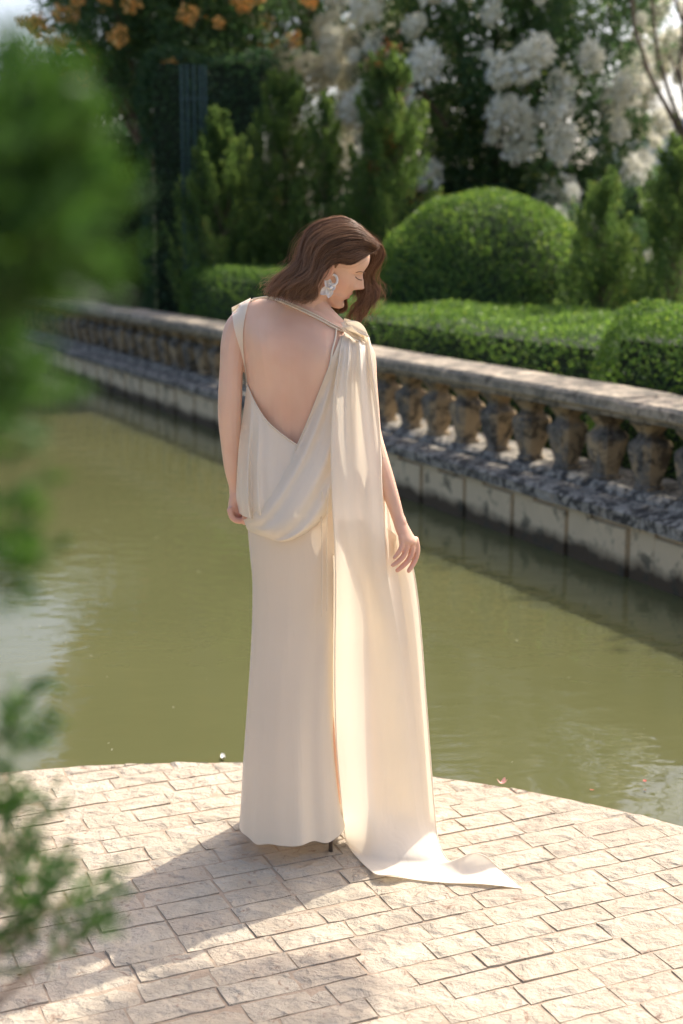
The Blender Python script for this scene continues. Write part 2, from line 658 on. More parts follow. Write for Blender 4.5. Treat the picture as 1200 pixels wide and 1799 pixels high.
bm_var = [baluster_mesh(i) for i in range(5)]
i = 0
u = .63 - 12 * .387
while u < U1 - .2:
    o = bpy.data.objects.new('baluster', bm_var[i % 5])
    q = bal(u, .25, .3415)
    o.location = Vector(q) - Vector(BR.location)
    o.rotation_euler.z = math.atan2(BD[1], BD[0]) + RNG.normal(0, .03)
    link(o, BR)
    u += .387; i += 1

# ------------------------------------------------------------------ clipped hedges


def lowfreq(p, sc, amp):
    return amp * (np.sin(p[:, 0] * sc * 1.3 + 1.1) * np.sin(p[:, 1] * sc * 1.7 + .3) + .6 * np.sin(p[:, 2] * sc * 2.3 + p[:, 0] * sc * 2.1))


def hedge_box(name, label, p0, ang, L, W, z0, z1, dens, leaf, mat, r=.14, cat='hedge', group=None, bump=.026, tint_bias=0.0):
    """p0 = near-left corner on plan, ang = direction of the long side"""
    a = np.array([math.cos(ang), math.sin(ang), 0]); b = np.array([-math.sin(ang), math.cos(ang), 0])
    o = np.array([p0[0], p0[1], z0])
    root = empty(name, tuple(o + a * L / 2 + b * W / 2))
    tag(root, label, cat, group)
    H = z1 - z0
    faces = [(L * W, 't'), (L * H, 'f'), (L * H * .4, 'k'), (W * H, 'l'), (W * H, 'r')]
    pts = []
    for ar, k in faces:
        n = int(ar * dens)
        q = RNG.random((n, 3)) * np.array([L, W, H])
        if k == 't': q[:, 2] = H
        if k == 'f': q[:, 1] = 0
        if k == 'k': q[:, 1] = W
        if k == 'l': q[:, 0] = 0
        if k == 'r': q[:, 0] = L
        pts.append(q)
    q = np.concatenate(pts)
    lo = np.array([r, r, -1]); hi = np.array([L - r, W - r, H - r])
    inn = np.clip(q, lo, hi)
    nr = unit(q - inn)
    dep = np.abs(RNG.normal(0, .035, len(q))) - .012
    wq = o + q[:, :1] * a + q[:, 1:2] * b + q[:, 2:] * np.array([0, 0, 1])
    rr = r + lowfreq(wq, 3.1, bump) - dep
    loc = inn + nr * rr[:, None]
    pos = o + loc[:, :1] * a + loc[:, 1:2] * b + loc[:, 2:] * np.array([0, 0, 1])
    nw = nr[:, :1] * a + nr[:, 1:2] * b + nr[:, 2:] * np.array([0, 0, 1])
    ax = nw * .55 + RNG.normal(0, .6, (len(q), 3)) + np.array([0, 0, .25])
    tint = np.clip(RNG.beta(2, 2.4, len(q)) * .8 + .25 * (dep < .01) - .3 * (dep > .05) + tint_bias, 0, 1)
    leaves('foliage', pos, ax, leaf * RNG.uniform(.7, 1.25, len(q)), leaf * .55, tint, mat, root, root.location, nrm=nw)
    # twig mass inside
    m = .045 + .40 * r
    v, f = box_vf(m, L - m, m, W - m, 0, H - m)
    v = [tuple(o + p[0] * a + p[1] * b + np.array([0, 0, p[2]])) for p in v]
    mesh_obj('inner_twigs', v, f, M_hedge_core, root)
    return root


def onplan(px, Y):
    d = ray(px, HORIZ)
    return np.array([d[0] / d[1] * Y, Y])


BANG = math.atan2(-BD[1], -BD[0])                    # along the balustrade, towards the camera


def hedge_along(name, label, u_far, u_near, s0, s1, z1, **kw):
    return hedge_box(name, label, bal(u_far, s0, 0)[:2], BANG, u_far - u_near, s1 - s0, .12, z1, kw.pop('dens', 1500), kw.pop('leaf', .034), M_hedge, **kw)


HG = 'clipped box hedges behind the balustrade'
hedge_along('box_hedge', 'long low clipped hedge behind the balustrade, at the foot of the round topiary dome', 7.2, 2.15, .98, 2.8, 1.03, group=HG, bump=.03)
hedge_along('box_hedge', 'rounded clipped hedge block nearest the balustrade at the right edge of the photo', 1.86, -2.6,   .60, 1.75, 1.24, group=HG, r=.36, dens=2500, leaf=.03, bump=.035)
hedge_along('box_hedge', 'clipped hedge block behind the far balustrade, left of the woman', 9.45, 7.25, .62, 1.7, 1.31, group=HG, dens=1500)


def dome(name, label, c, R, H, n, leaf, mat, group=None):
    root = empty(name, (c[0], c[1], .12))
    tag(root, label, 'topiary', group)
    d = RNG.normal(size=(n, 3)); d[:, 2] = np.abs(d[:, 2]); d = unit(d)
    dep = np.abs(RNG.normal(0, .04, n)) - .012
    k = 1.0 + lowfreq(d * 2, 3.0, .012)
    pw = np.sign(d) * np.abs(d) ** .86
    pos = np.array([c[0], c[1], .12]) + pw * k[:, None] * np.array([R, R, H]) - d * dep[:, None]
    ax = d * .5 + RNG.normal(0, .6, (n, 3)) + np.array([0, 0, .3])
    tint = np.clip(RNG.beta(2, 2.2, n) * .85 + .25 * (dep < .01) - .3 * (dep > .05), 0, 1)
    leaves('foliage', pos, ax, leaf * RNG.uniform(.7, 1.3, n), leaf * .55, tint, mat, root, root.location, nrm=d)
    v, f = [], []
    for i in range(9):
        ph = math.pi / 2 * i / 8
        for j in range(24):
            th = 2 * math.pi * j / 24
            e = np.array([math.cos(ph) * math.cos(th), math.cos(ph) * math.sin(th), math.sin(ph)])
            e = np.sign(e) * np.abs(e) ** .86 * np.array([R - .09, R - .09, H - .09])
            v.append((c[0] + e[0], c[1] + e[1], .12 + e[2]))
    for i in range(8):
        for j in range(24):
            f.append((i * 24 + j, i * 24 + (j + 1) % 24, (i + 1) * 24 + (j + 1) % 24, (i + 1) * 24 + j))
    mesh_obj('inner_twigs', v, f, M_hedge_core, root)
    return root


q = onplan(852, 14.4)
dome('topiary_dome', 'large round clipped topiary dome rising behind the long low hedge', q, 1.30, 1.95, 46000, .036, M_hedge)


def limb(a, b, r0, r1, n=7, bend=.12):
    a, b = np.asarray(a, float), np.asarray(b, float)
    t = np.linspace(0, 1, n)[:, None]
    p = a + (b - a) * t
    L = np.linalg.norm(b - a)
    p += np.sin(t * math.pi) * RNG.normal(0, bend * L * .5, 3) + RNG.normal(0, .01 * L, (n, 3)) * (t * (1 - t) * 4)
    return tube_vf(p, np.linspace(r0, r1, n), 7)


def conifer(label, px, Y, top_py, half_px, n_tongue, per, mat, leaf=.05, group=None, rust=0, zb=.12, name='juniper_tree'):
    q = onplan(px, Y)
    H = 1.685 + (HORIZ - top_py) / FPX * Y - zb
    R = half_px / FPX * Y
    base = np.array([q[0], q[1], zb])
    root = empty(name, tuple(base)); tag(root, label, 'tree', group)
    tr = [limb(base, base + [0, 0, H * .92], .05, .012, 9, .03)]
    P_, A_, T_ = [], [], []
    for k in range(n_tongue):
        h = RNG.random() ** 1.15
        az = RNG.uniform(0, 2 * math.pi)
        env = R * 1.5 * (1.0 - h) ** .5 * (1.0 if h > .12 else .75 + h * 2)
        o = np.array([math.cos(az), math.sin(az), 0])
        start = base + np.array([0, 0, H * (h * .86)])
        tl = (.28 + .62 * (1 - h)) * RNG.uniform(.55, 1.15) * min(1, H / 2.2)
        reach = env * RNG.uniform(.55, 1.12)
        tip = start + o * reach + np.array([0, 0, tl])
        if k % 3 == 0:
            tr.append(limb(start - [0, 0, .1], start + o * reach * .7 + [0, 0, tl * .5], .012, .004, 4))
        t = RNG.random(per) ** .8
        cen = start + (tip - start) * t[:, None] + np.outer(np.sin(t * math.pi), o) * reach * .22
        wdt = .15 * (1.08 - t) * (.6 + .6 * (1 - h))
        pp = cen + RNG.normal(0, 1, (per, 3)) * wdt[:, None] * .62
        P_.append(pp)
        A_.append(unit(tip - start) * .8 + RNG.normal(0, .45, (per, 3)) + np.array([0, 0, .35]))
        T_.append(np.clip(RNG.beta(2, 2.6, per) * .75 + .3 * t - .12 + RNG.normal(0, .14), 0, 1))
    P_, A_, T_ = np.concatenate(P_), np.concatenate(A_), np.concatenate(T_)
    n = len(P_)
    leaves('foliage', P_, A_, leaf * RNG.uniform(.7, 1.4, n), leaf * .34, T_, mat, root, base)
    if rust:
        i = RNG.choice(n, rust * 45)
        cl = P_[RNG.choice(n, rust)]
        pp = np.repeat(cl, 45, 0) + RNG.normal(0, .06, (rust * 45, 3))
        leaves('rusty_sprays', pp, RNG.normal(size=(len(pp), 3)), .045, .016, RNG.random(len(pp)), M_redberry, root, base)
    v, f = merge_vf(tr)
    mesh_obj('trunk', v, f, M_bark, root, True)
    return root


JG = 'junipers behind the balustrade'
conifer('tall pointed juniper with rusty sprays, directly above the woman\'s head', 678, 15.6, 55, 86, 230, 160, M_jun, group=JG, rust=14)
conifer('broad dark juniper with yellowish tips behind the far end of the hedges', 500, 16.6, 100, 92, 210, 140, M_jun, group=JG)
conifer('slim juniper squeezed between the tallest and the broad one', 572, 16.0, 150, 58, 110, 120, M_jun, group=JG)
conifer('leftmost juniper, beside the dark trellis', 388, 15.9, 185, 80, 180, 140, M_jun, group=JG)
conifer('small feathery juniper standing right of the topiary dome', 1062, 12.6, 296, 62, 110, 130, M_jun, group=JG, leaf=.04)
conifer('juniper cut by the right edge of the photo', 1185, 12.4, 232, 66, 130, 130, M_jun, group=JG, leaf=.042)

# small round shrub with bright tips behind the left hedge
q = onplan(412, 17.4)
dome('rounded_shrub', 'small bright green rounded shrub behind the left hedge block', q, .38, 1.42, 7000, .04, M_hedge)
q = onplan(850, 18.3)
hedge_box('tall_hedge', 'tall dark hedge bank showing above and behind the topiary dome', q + np.array([-1.6, 0]), -.08, 5.4, 1.2, .12, 2.45, 700, .055, M_broad, r=.25, bump=.06)
q = onplan(255, 17.2)
hedge_box('tall_hedge', 'tall black-green hedge wall behind the trellis at upper left', q, .10, 1.55, 1.2, .12, 3.75, 620, .06, M_dark, r=.2, bump=.06)
q = onplan(215, 21.5)
hedge_box('tall_hedge', 'dark hedge wall beyond the far left end of the balustrade', q + np.array([-4.4, 0]), .0, 4.95, 1.0, .12, 3.2, 600, .06, M_dark, r=.2, bump=.05)


def cluster_mesh(name, n, R, stretch, leaf, mat, seed):
    rg = np.random.default_rng(seed)
    d = unit(rg.normal(size=(n, 3)))
    pos = d * (rg.random(n) ** .4)[:, None] * R * np.array([1, 1, stretch])
    # reuse the leaf builder through a temporary object
    o = leaves(name, pos, d * .6 + rg.normal(0, .6, (n, 3)), leaf * rg.uniform(.7, 1.3, n), leaf * .8, rg.random(n), mat)
    me = o.data
    bpy.data.objects.remove(o)
    return me


WHITE = [cluster_mesh('flower_cluster', 240, .125, 1.35, .055, M_white_flower, i) for i in range(4)]
ORANGE = [cluster_mesh('flower_cluster', 70, .085, .9, .045, M_orange, 10 + i) for i in range(3)]


def broad_tree(name, label, base, fork_z, cc, cr, nclump, per, leaf, mat, group=None, flowers=0, fmesh=None, fscale=(.7, 1.5), rt=.09, shell=.45, flower_low=None, cat='tree', clump=(.22, .46)):
    base = np.asarray(base, float); cc = np.asarray(cc, float); cr = np.asarray(cr, float)
    root = empty(name, tuple(base)); tag(root, label, cat, group)
    fork = np.array([base[0] + (cc[0] - base[0]) * .3, base[1] + (cc[1] - base[1]) * .3, fork_z])
    tr = [limb(base, fork, rt, rt * .75, 8, .05)]
    d = unit(RNG.normal(size=(nclump, 3)))
    cen = cc + d * (RNG.random(nclump) ** shell)[:, None] * cr
    rad = RNG.uniform(*clump, nclump)
    for k in range(0, nclump, max(1, nclump // 14)):
        tr.append(limb(fork - [0, 0, .05], cen[k], rt * .5, .012, 7, .1))
    dd = unit(RNG.normal(size=(nclump, per, 3)))
    rr = RNG.random((nclump, per, 1)) ** .5
    pos = (cen[:, None] + dd * rr * rad[:, None, None]).reshape(-1, 3)
    ax = (dd * .5 + RNG.normal(0, .55, dd.shape) - np.array([0, 0, .15])).reshape(-1, 3)
    tint = np.clip(RNG.beta(2, 2.4, len(pos)) * .8 + np.repeat(RNG.normal(0, .16, nclump), per) + .1, 0, 1)
    leaves('foliage', pos, ax, leaf * RNG.uniform(.7, 1.3, len(pos)), leaf * .45, tint, mat, root, base)
    v, f = merge_vf(tr)
    mesh_obj('trunk', v, f, M_bark, root, True)
    for k in range(flowers):
        dv = unit(RNG.normal(size=3))
        p = cc + dv * cr * RNG.uniform(.97, 1.14)
        if flower_low and p[2] < flower_low: continue
        o = bpy.data.objects.new('flower_cluster', fmesh[k % len(fmesh)])
        o.location = Vector(p) - Vector(base)
        o.rotation_euler = (RNG.normal(0, .35), RNG.normal(0, .35), RNG.uniform(0, 6.28))
        s_ = RNG.uniform(*fscale)
        o.scale = (s_, s_, s_)
        o['kind'] = 'stuff'
        link(o, root)
    return root


q = onplan(880, 19.0)
broad_tree('flowering_tree', 'big tree covered in white blossom filling the upper right', (q[0], q[1], .12), 1.6, (q[0], q[1], 4.15), (2.05, 1.7, 2.75), 330, 150, .085, M_broad, flowers=300, fmesh=WHITE, fscale=(.5, 1.6), flower_low=2.1)
q = onplan(418, 21.5)
broad_tree('flowering_tree', 'slender bare-trunked tree with white blossom at the top, left of centre', (q[0], q[1], .12), 3.6, (q[0] + .95, q[1], 5.0), (1.55, 1.3, 2.1), 170, 120, .08, M_broad, flowers=150, fmesh=WHITE, fscale=(.8, 1.7), rt=.075)
q = onplan(292, 25.0)
broad_tree('added_tall_tree', 'tall dark leafy tree added behind the orange-blossom tree to keep sky out of the pool reflection', (q[0], q[1], .12), 2.5, (q[0], q[1], 6.8), (1.9, 1.6, 4.2), 380, 120, .11, M_broad, rt=.12, clump=(.35, .6))  # added backdrop tree, blocks bright sky from reflecting in the left pool
q = onplan(1085, 15.6)
broad_tree('flowering_shrub', 'low white-flowered shrub behind the small juniper', (q[0], q[1], .12), .5, (q[0], q[1], 1.35), (.85, .7, .85), 70, 130, .06, M_broad, flowers=26, fmesh=WHITE, fscale=(.35, .8), rt=.03, cat='shrub', clump=(.15, .3))
q = onplan(1225, 16.5)
broad_tree('thin_tree', 'thin-leaved tree against the pale sky in the top right corner', (q[0], q[1], .12), 2.4, (q[0] + .1, q[1], 4.8), (1.45, 1.2, 2.2), 48, 50, .06, M_broad, rt=.06)
q = onplan(312, 18.9)
broad_tree('orange_flowering_tree', 'tall tree with orange blossom clusters at upper left', (q[0], q[1], .12), 2.2, (q[0] - .1, q[1], 5.5), (1.75, 1.4, 2.9), 380, 150, .08, M_broad, flowers=260, fmesh=ORANGE, fscale=(.8, 1.5), flower_low=3.6)
q = onplan(15, 26.0)
broad_tree('leafy_tree', 'low dark leafy tree sloping down to the sky at far left', (q[0], q[1], .12), 1.2, (q[0], q[1], 2.7), (2.5, 1.6, 2.4), 190, 150, .10, M_broad, rt=.09, cat='tree', clump=(.4, .75))

# trellis of thin painted posts
q = onplan(345, 15.9)
TRL = empty('trellis', (q[0], q[1], .12)); tag(TRL, 'dark blue-green trellis of thin upright posts beside the leftmost juniper', 'trellis')
for k, dx in enumerate((-.13, -.07, 0.0, .07, .12)):
    v, f = tube_vf([(q[0] + dx, q[1] + .01 * k, .12), (q[0] + dx, q[1] + .01 * k, 3.45)], .013, 6)
    mesh_obj('post', v, f, M_trellis, TRL)
for z in (.9, 2.0, 3.1):
    v, f = tube_vf([(q[0] - .16, q[1] + .045, z), (q[0] + .15, q[1] + .045, z)], .009, 6)
    mesh_obj('rail', v, f, M_trellis, TRL)

# pale building far behind on the right
q = onplan(1200, 34)
BLD = empty('low_building', (q[0], q[1], .12)); tag(BLD, 'low pale building whose flat roof edge shows at the far right', 'building')
v, f = box_vf(q[0] - .9, q[0] + 9, q[1], q[1] + 7, .12, 4.02)
mesh_obj('wall', v, f, M_render_wall, BLD)
v, f = box_vf(q[0] - 1.15, q[0] + 9.25, q[1] - .25, q[1] + 7.25, 4.023, 4.26)
mesh_obj('roof', v, f, M_roof, BLD)
for k in range(3):
    x = q[0] + .3 + k * 2.6
    v, f = box_vf(x, x + 1.1, q[1] - .03, q[1] + .02, 1.5, 2.9)
    wv_ = mesh_obj('window', v, f, M_glass_dark, BLD)

# far wood closing the horizon
fp, fa = [], []
for k in range(260):
    an = RNG.uniform(-.75, .75)
    rr = RNG.uniform(46, 70)
    c = np.array([math.sin(an) * rr, math.cos(an) * rr, RNG.uniform(.4, 2.6)])
    dd = unit(RNG.normal(size=(70, 3)))
    fp.append(c + dd * RNG.uniform(.8, 1.8)); fa.append(dd)
fp, fa = np.concatenate(fp), np.concatenate(fa)
o = leaves('far_wood', fp, fa + RNG.normal(0, .5, fa.shape), .7, .45, RNG.random(len(fp)), M_dark)
tag(o, 'far belt of dark trees closing the horizon behind the garden', 'wood', kind='stuff')

# ------------------------------------------------------------------ tree out of frame on the right: dapples the coping and the paving
tb = np.array([7.2, 10.6, .12])
OT = empty('overhanging_tree', tuple(tb)); tag(OT, 'tree standing right of the view, its boughs reaching over the balustrade', 'tree')
boughs = []
for u_, z_, r_ in ((2.4, 5.0, .30), (1.4, 5.2, .34), (.5, 5.0, .28), (-.3, 5.3, .3), (3.4, 5.3, .26), (4.6, 5.6, .3), (5.8, 5.9, .3), (7.2, 6.2, .35), (8.6, 6.6, .4)):
    c = np.array(bal(u_, .28, .83)); t_ = (z_ - .83) / SUN_DIR.z
    boughs.append((c + np.array(SUN_DIR) * t_, r_))
for gx, gy, r_ in ((-.14, 2.90, .14), (-.30, 2.85, .14)):
    c = np.array([gx, gy, 0]); boughs.append((c + np.array(SUN_DIR) * (5.2 / SUN_DIR.z), r_))
for k in range(60):
    boughs.append((np.array([9.0, 12.2, 6.8]) + unit(RNG.normal(size=3)) * RNG.random() ** .4 * np.array([2.2, 2.2, 1.8]), .42))
tr = [limb(tb, [7.2, 10.6, 4.8], .16, .11, 8, .03)]
pp, aa = [], []
for k, (c, r_) in enumerate(boughs):
    if k < 11: tr.append(limb([7.2, 10.6, 4.4], c, .028 if k < 9 else .010, .006, 8, .06))
    nl = 520 if 9 <= k < 11 else 130
    dd = unit(RNG.normal(size=(nl, 3)))
    pp.append(c + dd * (RNG.random((nl, 1)) ** .5) * r_ * np.array([1.15, 1.15, .5])); aa.append(dd)
pp, aa = np.concatenate(pp), np.concatenate(aa)
leaves('foliage', pp, aa + RNG.normal(0, .5, aa.shape), .10, .05, RNG.random(len(pp)), M_broad, OT, tb)
v, f = merge_vf(tr); mesh_obj('trunk', v, f, M_bark, OT, True)

# ------------------------------------------------------------------ thuja in the left foreground, close to the lens
tb = np.array([-.62, .95, -.011])
TH = empty('thuja_shrub', tuple(tb)); tag(TH, 'blurred green thuja sprays close to the lens along the left edge', 'shrub')
tr = [limb(tb, tb + [0.02, 0, 2.35], .028, .008, 9, .03)]
blobs = [(-15, 290, .72, 140, 150, 240), (75, 285, .74, 75, 120, 150), (95, 400, .74, 70, 120, 150), (65, 480, .76, 75, 90, 110), (-25, 480, .72, 100, 130, 180), (-45, 370, .7, 100, 200, 220),
         (-15, 630, .78, 65, 85, 80), (-5, 710, .8, 55, 60, 60), (-10, 930, .86, 50, 80, 60), (13, 1020, .86, 32, 70, 40), (-35, 800, .85, 55, 90, 50),
         (15, 1290, 1.05, 50, 60, 50), (-10, 1400, 1.12, 45, 80, 60), (15, 1480, 1.14, 40, 60, 50), (30, 1580, 1.18, 50, 45, 60), (65, 1630, 1.2, 60, 22, 45), (125, 1575, 1.22, 38, 14, 26), (135, 1640, 1.22, 40, 14, 28), (-5, 1650, 1.18, 40, 40, 40), (60, 1480, 1.2, 30, 14, 18)]
pp, aa = [], []
for px, py, Y, rx, ry, n in blobs:
    c = P(px, py, Y)
    hub = np.array([tb[0], tb[1], c[2] - .12])
    tr.append(limb(hub, c, .008, .0025, 6, .05))
    for s_ in range(max(3, n // 4)):               # each spray a little fan of scale-leaf twigs
        d = unit(RNG.normal(size=3))
        e = c + d * (RNG.random() ** .5) * np.array([rx / FPX * Y, .06, ry / FPX * Y])
        dirv = unit(np.array([.45, -.1, .6]) + RNG.normal(0, .45, 3))
        side = unit(np.cross(dirv, RNG.normal(size=3)))
        m = 12
        t = RNG.random(m)
        sg = np.where(RNG.random(m) < .5, -1, 1)
        pp.append(e + np.outer(t, dirv) * .035 * Y)
        aa.append(dirv * .9 + side * sg[:, None] * .7 + RNG.normal(0, .15, (m, 3)))
for k in range(420):                               # the body of the shrub, left of the frame
    h = RNG.uniform(.35, 2.2); az = RNG.uniform(0, 6.28)
    R_ = .30 * (1 - ((h - 1.2) / 1.25) ** 2) + .03
    e = tb + np.array([math.cos(az) * R_ * RNG.uniform(.5, 1), math.sin(az) * R_ * RNG.uniform(.5, 1), h])
    if e[0] > -.245 * e[1] - .02: continue
    dirv = unit(np.array([math.cos(az), math.sin(az), .8]) + RNG.normal(0, .4, 3))
    t = RNG.random(14)
    pp.append(e + np.outer(t, dirv) * .06); aa.append(dirv + RNG.normal(0, .6, (14, 3)))
pp, aa = np.concatenate(pp), np.concatenate(aa)
leaves('foliage', pp, aa, .016 * RNG.uniform(.7, 1.5, len(pp)), .0048, np.clip(RNG.beta(2, 2, len(pp)), 0, 1), M_fore, TH, tb)
v, f = merge_vf(tr); mesh_obj('trunk', v, f, M_bark, TH, True)

# ------------------------------------------------------------------ petals and specks
M_petal_pink = mat_plain('pink_petal', (.75, .42, .36), .6, .2, 60)
M_petal_white = mat_plain('white_petal', (.8, .78, .7), .6, .1, 60)
M_petal_red = mat_plain('red_petal', (.6, .12, .08), .6, .2, 60)
M_leaf_dead = mat_plain('dry_leaf', (.20, .11, .05), .8, .3, 80)
M_speck = mat_plain('pollen_speck', (.62, .6, .45), .8, .2, 90)


def petal(name, label, px, py, z, size, mat, lift=.4, seed=0, parts=3):
    rg = np.random.default_rng(seed)
    c = G(px, py, z)
    V, Fc = [], []
    for k in range(parts):
        az = rg.uniform(0, 6.28); e = np.array([math.cos(az), math.sin(az), 0]); s_ = np.array([-e[1], e[0], 0])
        n = 5; b = len(V)
        for i in range(n):
            t = i / (n - 1); wd = size * .45 * math.sin(math.pi * (.12 + .8 * t))
            zc = size * lift * t * t
            for sgn in (-1, 0, 1):
                V.append(tuple(c + e * size * t + s_ * wd * sgn + np.array([0, 0, zc + (.15 * size if sgn else 0) + .002])))
        for i in range(n - 1):
            for j in range(2):
                a = b + i * 3 + j
                Fc.append((a, a + 1, a + 4, a + 3))
    o = mesh_obj(name, V, Fc, mat, None, True)
    return tag(o, label, 'petal' if 'petal' in name else 'leaf')


petal('fallen_petal', 'pinkish crumpled petal on the pool edge right of the gown', 882, 1378, .004, .016, M_petal_pink, .9, 1)
petal('fallen_petal', 'white crumpled petal on the pool edge left of the gown', 392, 1334, WZ + .002, .017, M_petal_white, .7, 2)
petal('fallen_petal', 'red petal floating on the water at the lower right', 1132, 1374, WZ + .001, .009, M_petal_red, .3, 3, 2)
petal('fallen_petal', 'small red petal floating near the sky glint, close to the terrace edge', 1040, 1389, WZ + .001, .007, M_petal_red, .3, 4, 2)
petal('fallen_leaf', 'small dry leaf lying on the paving at the lower left', 34, 1714, .003, .016, M_leaf_dead, .5, 5, 2)
petal('fallen_leaf', 'tiny dark leaf floating at the lower right of the pool', 1135, 1390, WZ + .001, .008, M_leaf_dead, .3, 6, 2)
V, Fc = [], []
for k in range(70):
    px, py = RNG.uniform(60, 1200), RNG.uniform(760, 1400)
    if 400 < px < 760: continue
    c = G(px, py, WZ + .0015); s_ = RNG.uniform(.001, .0036)
    if np.linalg.norm(c[:2] - TC) < TR + .02 or (c[:2] - BP0).dot(BN) > -.05: continue
    b = len(V); m = 6
    for i in range(m):
        a = 6.283 * i / m; V.append((c[0] + s_ * math.cos(a) * RNG.uniform(.7, 1.2), c[1] + s_ * math.sin(a), c[2]))
    V.append((c[0], c[1], c[2] + s_ * .5))
    for i in range(m): Fc.append((b + i, b + (i + 1) % m, b + m))
o = mesh_obj('floating_specks', V, Fc, M_speck); tag(o, 'pale pollen and petal specks scattered over the pond water', 'debris', kind='stuff')

# ================================================================== the woman
def mat_skin():
    m, nt, out = new_mat('skin')
    at = N(nt, 'ShaderNodeAttribute', attribute_name='blush')
    co = geo_pos(nt)
    n = tex_noise(nt, co, 14, 4, .6)
    base = mixc(nt, (.71, .455, .322), (.76, .505, .366), n)
    base = mixc(nt, base, (.66, .385, .265), ramp(nt, tex_noise(nt, co, 5.5, 3, .55, .3), .45, .75))
    base = mixc(nt, base, (.62, .20, .15), at.outputs['Fac'])
    bs = N(nt, 'ShaderNodeBsdfPrincipled', Roughness=.46)
    bs.inputs['Specular IOR Level'].default_value = .35
    bs.inputs['Subsurface Weight'].default_value = .22
    bs.inputs['Subsurface Radius'].default_value = (1.0, .35, .18)
    bs.inputs['Subsurface Scale'].default_value = .012
    nt.links.new(base, bs.inputs['Base Color'])
    b = N(nt, 'ShaderNodeBump', Strength=.08, Distance=.002)
    nt.links.new(tex_noise(nt, co, 260, 3), b.inputs['Height'])
    nt.links.new(b.outputs[0], bs.inputs['Normal'])
    nt.links.new(bs.outputs[0], out.inputs[0])
    return m


def mat_satin(name, col, tcol, trans, rough=.38, spec=.45):
    m, nt, out = new_mat(name)
    co = geo_pos(nt)
    n = tex_noise(nt, co, 6, 3)
    c = mixc(nt, [x * .96 for x in col], [min(1, x * 1.03) for x in col], n)
    bs = N(nt, 'ShaderNodeBsdfPrincipled', Roughness=rough)
    bs.inputs['Specular IOR Level'].default_value = spec
    bs.inputs['Sheen Weight'].default_value = .25
    bs.inputs['Sheen Roughness'].default_value = .4
    nt.links.new(c, bs.inputs['Base Color'])
    sv = N(nt, 'ShaderNodeVectorMath', operation='MULTIPLY'); sv.inputs[1].default_value = (1.0, 1.0, .16)
    nt.links.new(co, sv.inputs[0])
    b0 = N(nt, 'ShaderNodeBump', Strength=.22, Distance=.02)
    nt.links.new(tex_noise(nt, sv.outputs[0], 16, 3, .5, .6), b0.inputs['Height'])
    b = N(nt, 'ShaderNodeBump', Strength=.06, Distance=.002)
    nt.links.new(tex_noise(nt, co, 420, 2), b.inputs['Height'])
    nt.links.new(b0.outputs[0], b.inputs['Normal'])
    nt.links.new(b.outputs[0], bs.inputs['Normal'])
    tr = N(nt, 'ShaderNodeBsdfTranslucent')
    tr.inputs[0].default_value = (*tcol, 1)
    mx = N(nt, 'ShaderNodeMixShader'); mx.inputs[0].default_value = trans
    nt.links.new(bs.outputs[0], mx.inputs[1]); nt.links.new(tr.outputs[0], mx.inputs[2])
    nt.links.new(mx.outputs[0], out.inputs[0])
    return m


def mat_hair():
    m, nt, out = new_mat('brown_hair')
    at = N(nt, 'ShaderNodeAttribute', attribute_name='tint')
    c = mixc(nt, (.105, .046, .024), (.50, .28, .150), at.outputs['Fac'])
    bs = N(nt, 'ShaderNodeBsdfPrincipled', Roughness=.32)
    bs.inputs['Specular IOR Level'].default_value = .6
    nt.links.new(c, bs.inputs['Base Color'])
    tr = N(nt, 'ShaderNodeBsdfTranslucent'); nt.links.new(c, tr.inputs[0])
    mx = N(nt, 'ShaderNodeMixShader'); mx.inputs[0].default_value = .4
    nt.links.new(bs.outputs[0], mx.inputs[1]); nt.links.new(tr.outputs[0], mx.inputs[2])
    nt.links.new(mx.outputs[0], out.inputs[0])
    return m


M_skin = mat_skin()
M_satin = mat_satin('cream_satin', (.88, .785, .635), (.87, .765, .58), .27)
M_crepe = mat_satin('cream_crepe', (.92, .84, .715), (.91, .815, .65), .34, .5, .3)
M_hair = mat_hair()
M_lash = mat_plain('dark_lash', (.03, .02, .015), .6, .1, 50)
M_brow = mat_plain('brow_hair', (.19, .105, .07), .7, .2, 90)
M_earring = mat_satin('white_enamel_petal', (.95, .93, .90), (.9, .86, .8), .15, .3, .5)
M_shoe = mat_plain('shoe_leather', (.09, .06, .04), .35, .1, 30)


def hermite(xs, ys, q):
    """smooth interpolation of ys (n or n,k) at q"""
    xs = np.asarray(xs, float); ys = np.asarray(ys, float)
    one = ys.ndim == 1
    if one: ys = ys[:, None]
    m = np.gradient(ys, xs, axis=0)
    q = np.clip(np.asarray(q, float), xs[0], xs[-1])
    i = np.clip(np.searchsorted(xs, q, 'right') - 1, 0, len(xs) - 2)
    h = (xs[i + 1] - xs[i])[:, None]
    t = ((q - xs[i])[:, None]) / h
    r = (2 * t**3 - 3 * t**2 + 1) * ys[i] + (t**3 - 2 * t**2 + t) * h * m[i] + (-2 * t**3 + 3 * t**2) * ys[i + 1] + (t**3 - t**2) * h * m[i + 1]
    return r[:, 0] if one else r


def Pv(px, py, Y):
    px, py, Y = np.broadcast_arrays(np.asarray(px, float), np.asarray(py, float), np.asarray(Y, float))
    d = _F + _R * ((px - 600) / FPX)[..., None] + _U * ((899.5 - py) / FPX)[..., None]
    return _C + d * (Y / d[..., 1])[..., None]


def ring_loft(rings):
    """rings: list of (n,3) arrays -> closed solid"""
    n = len(rings[0])
    v = np.concatenate(rings)
    f = []
    for i in range(len(rings) - 1):
        for k in range(n):
            f.append((i * n + k, i * n + (k + 1) % n, (i + 1) * n + (k + 1) % n, (i + 1) * n + k))
    f += [tuple(range(n))[::-1], tuple((len(rings) - 1) * n + k for k in range(n))]
    return v, f


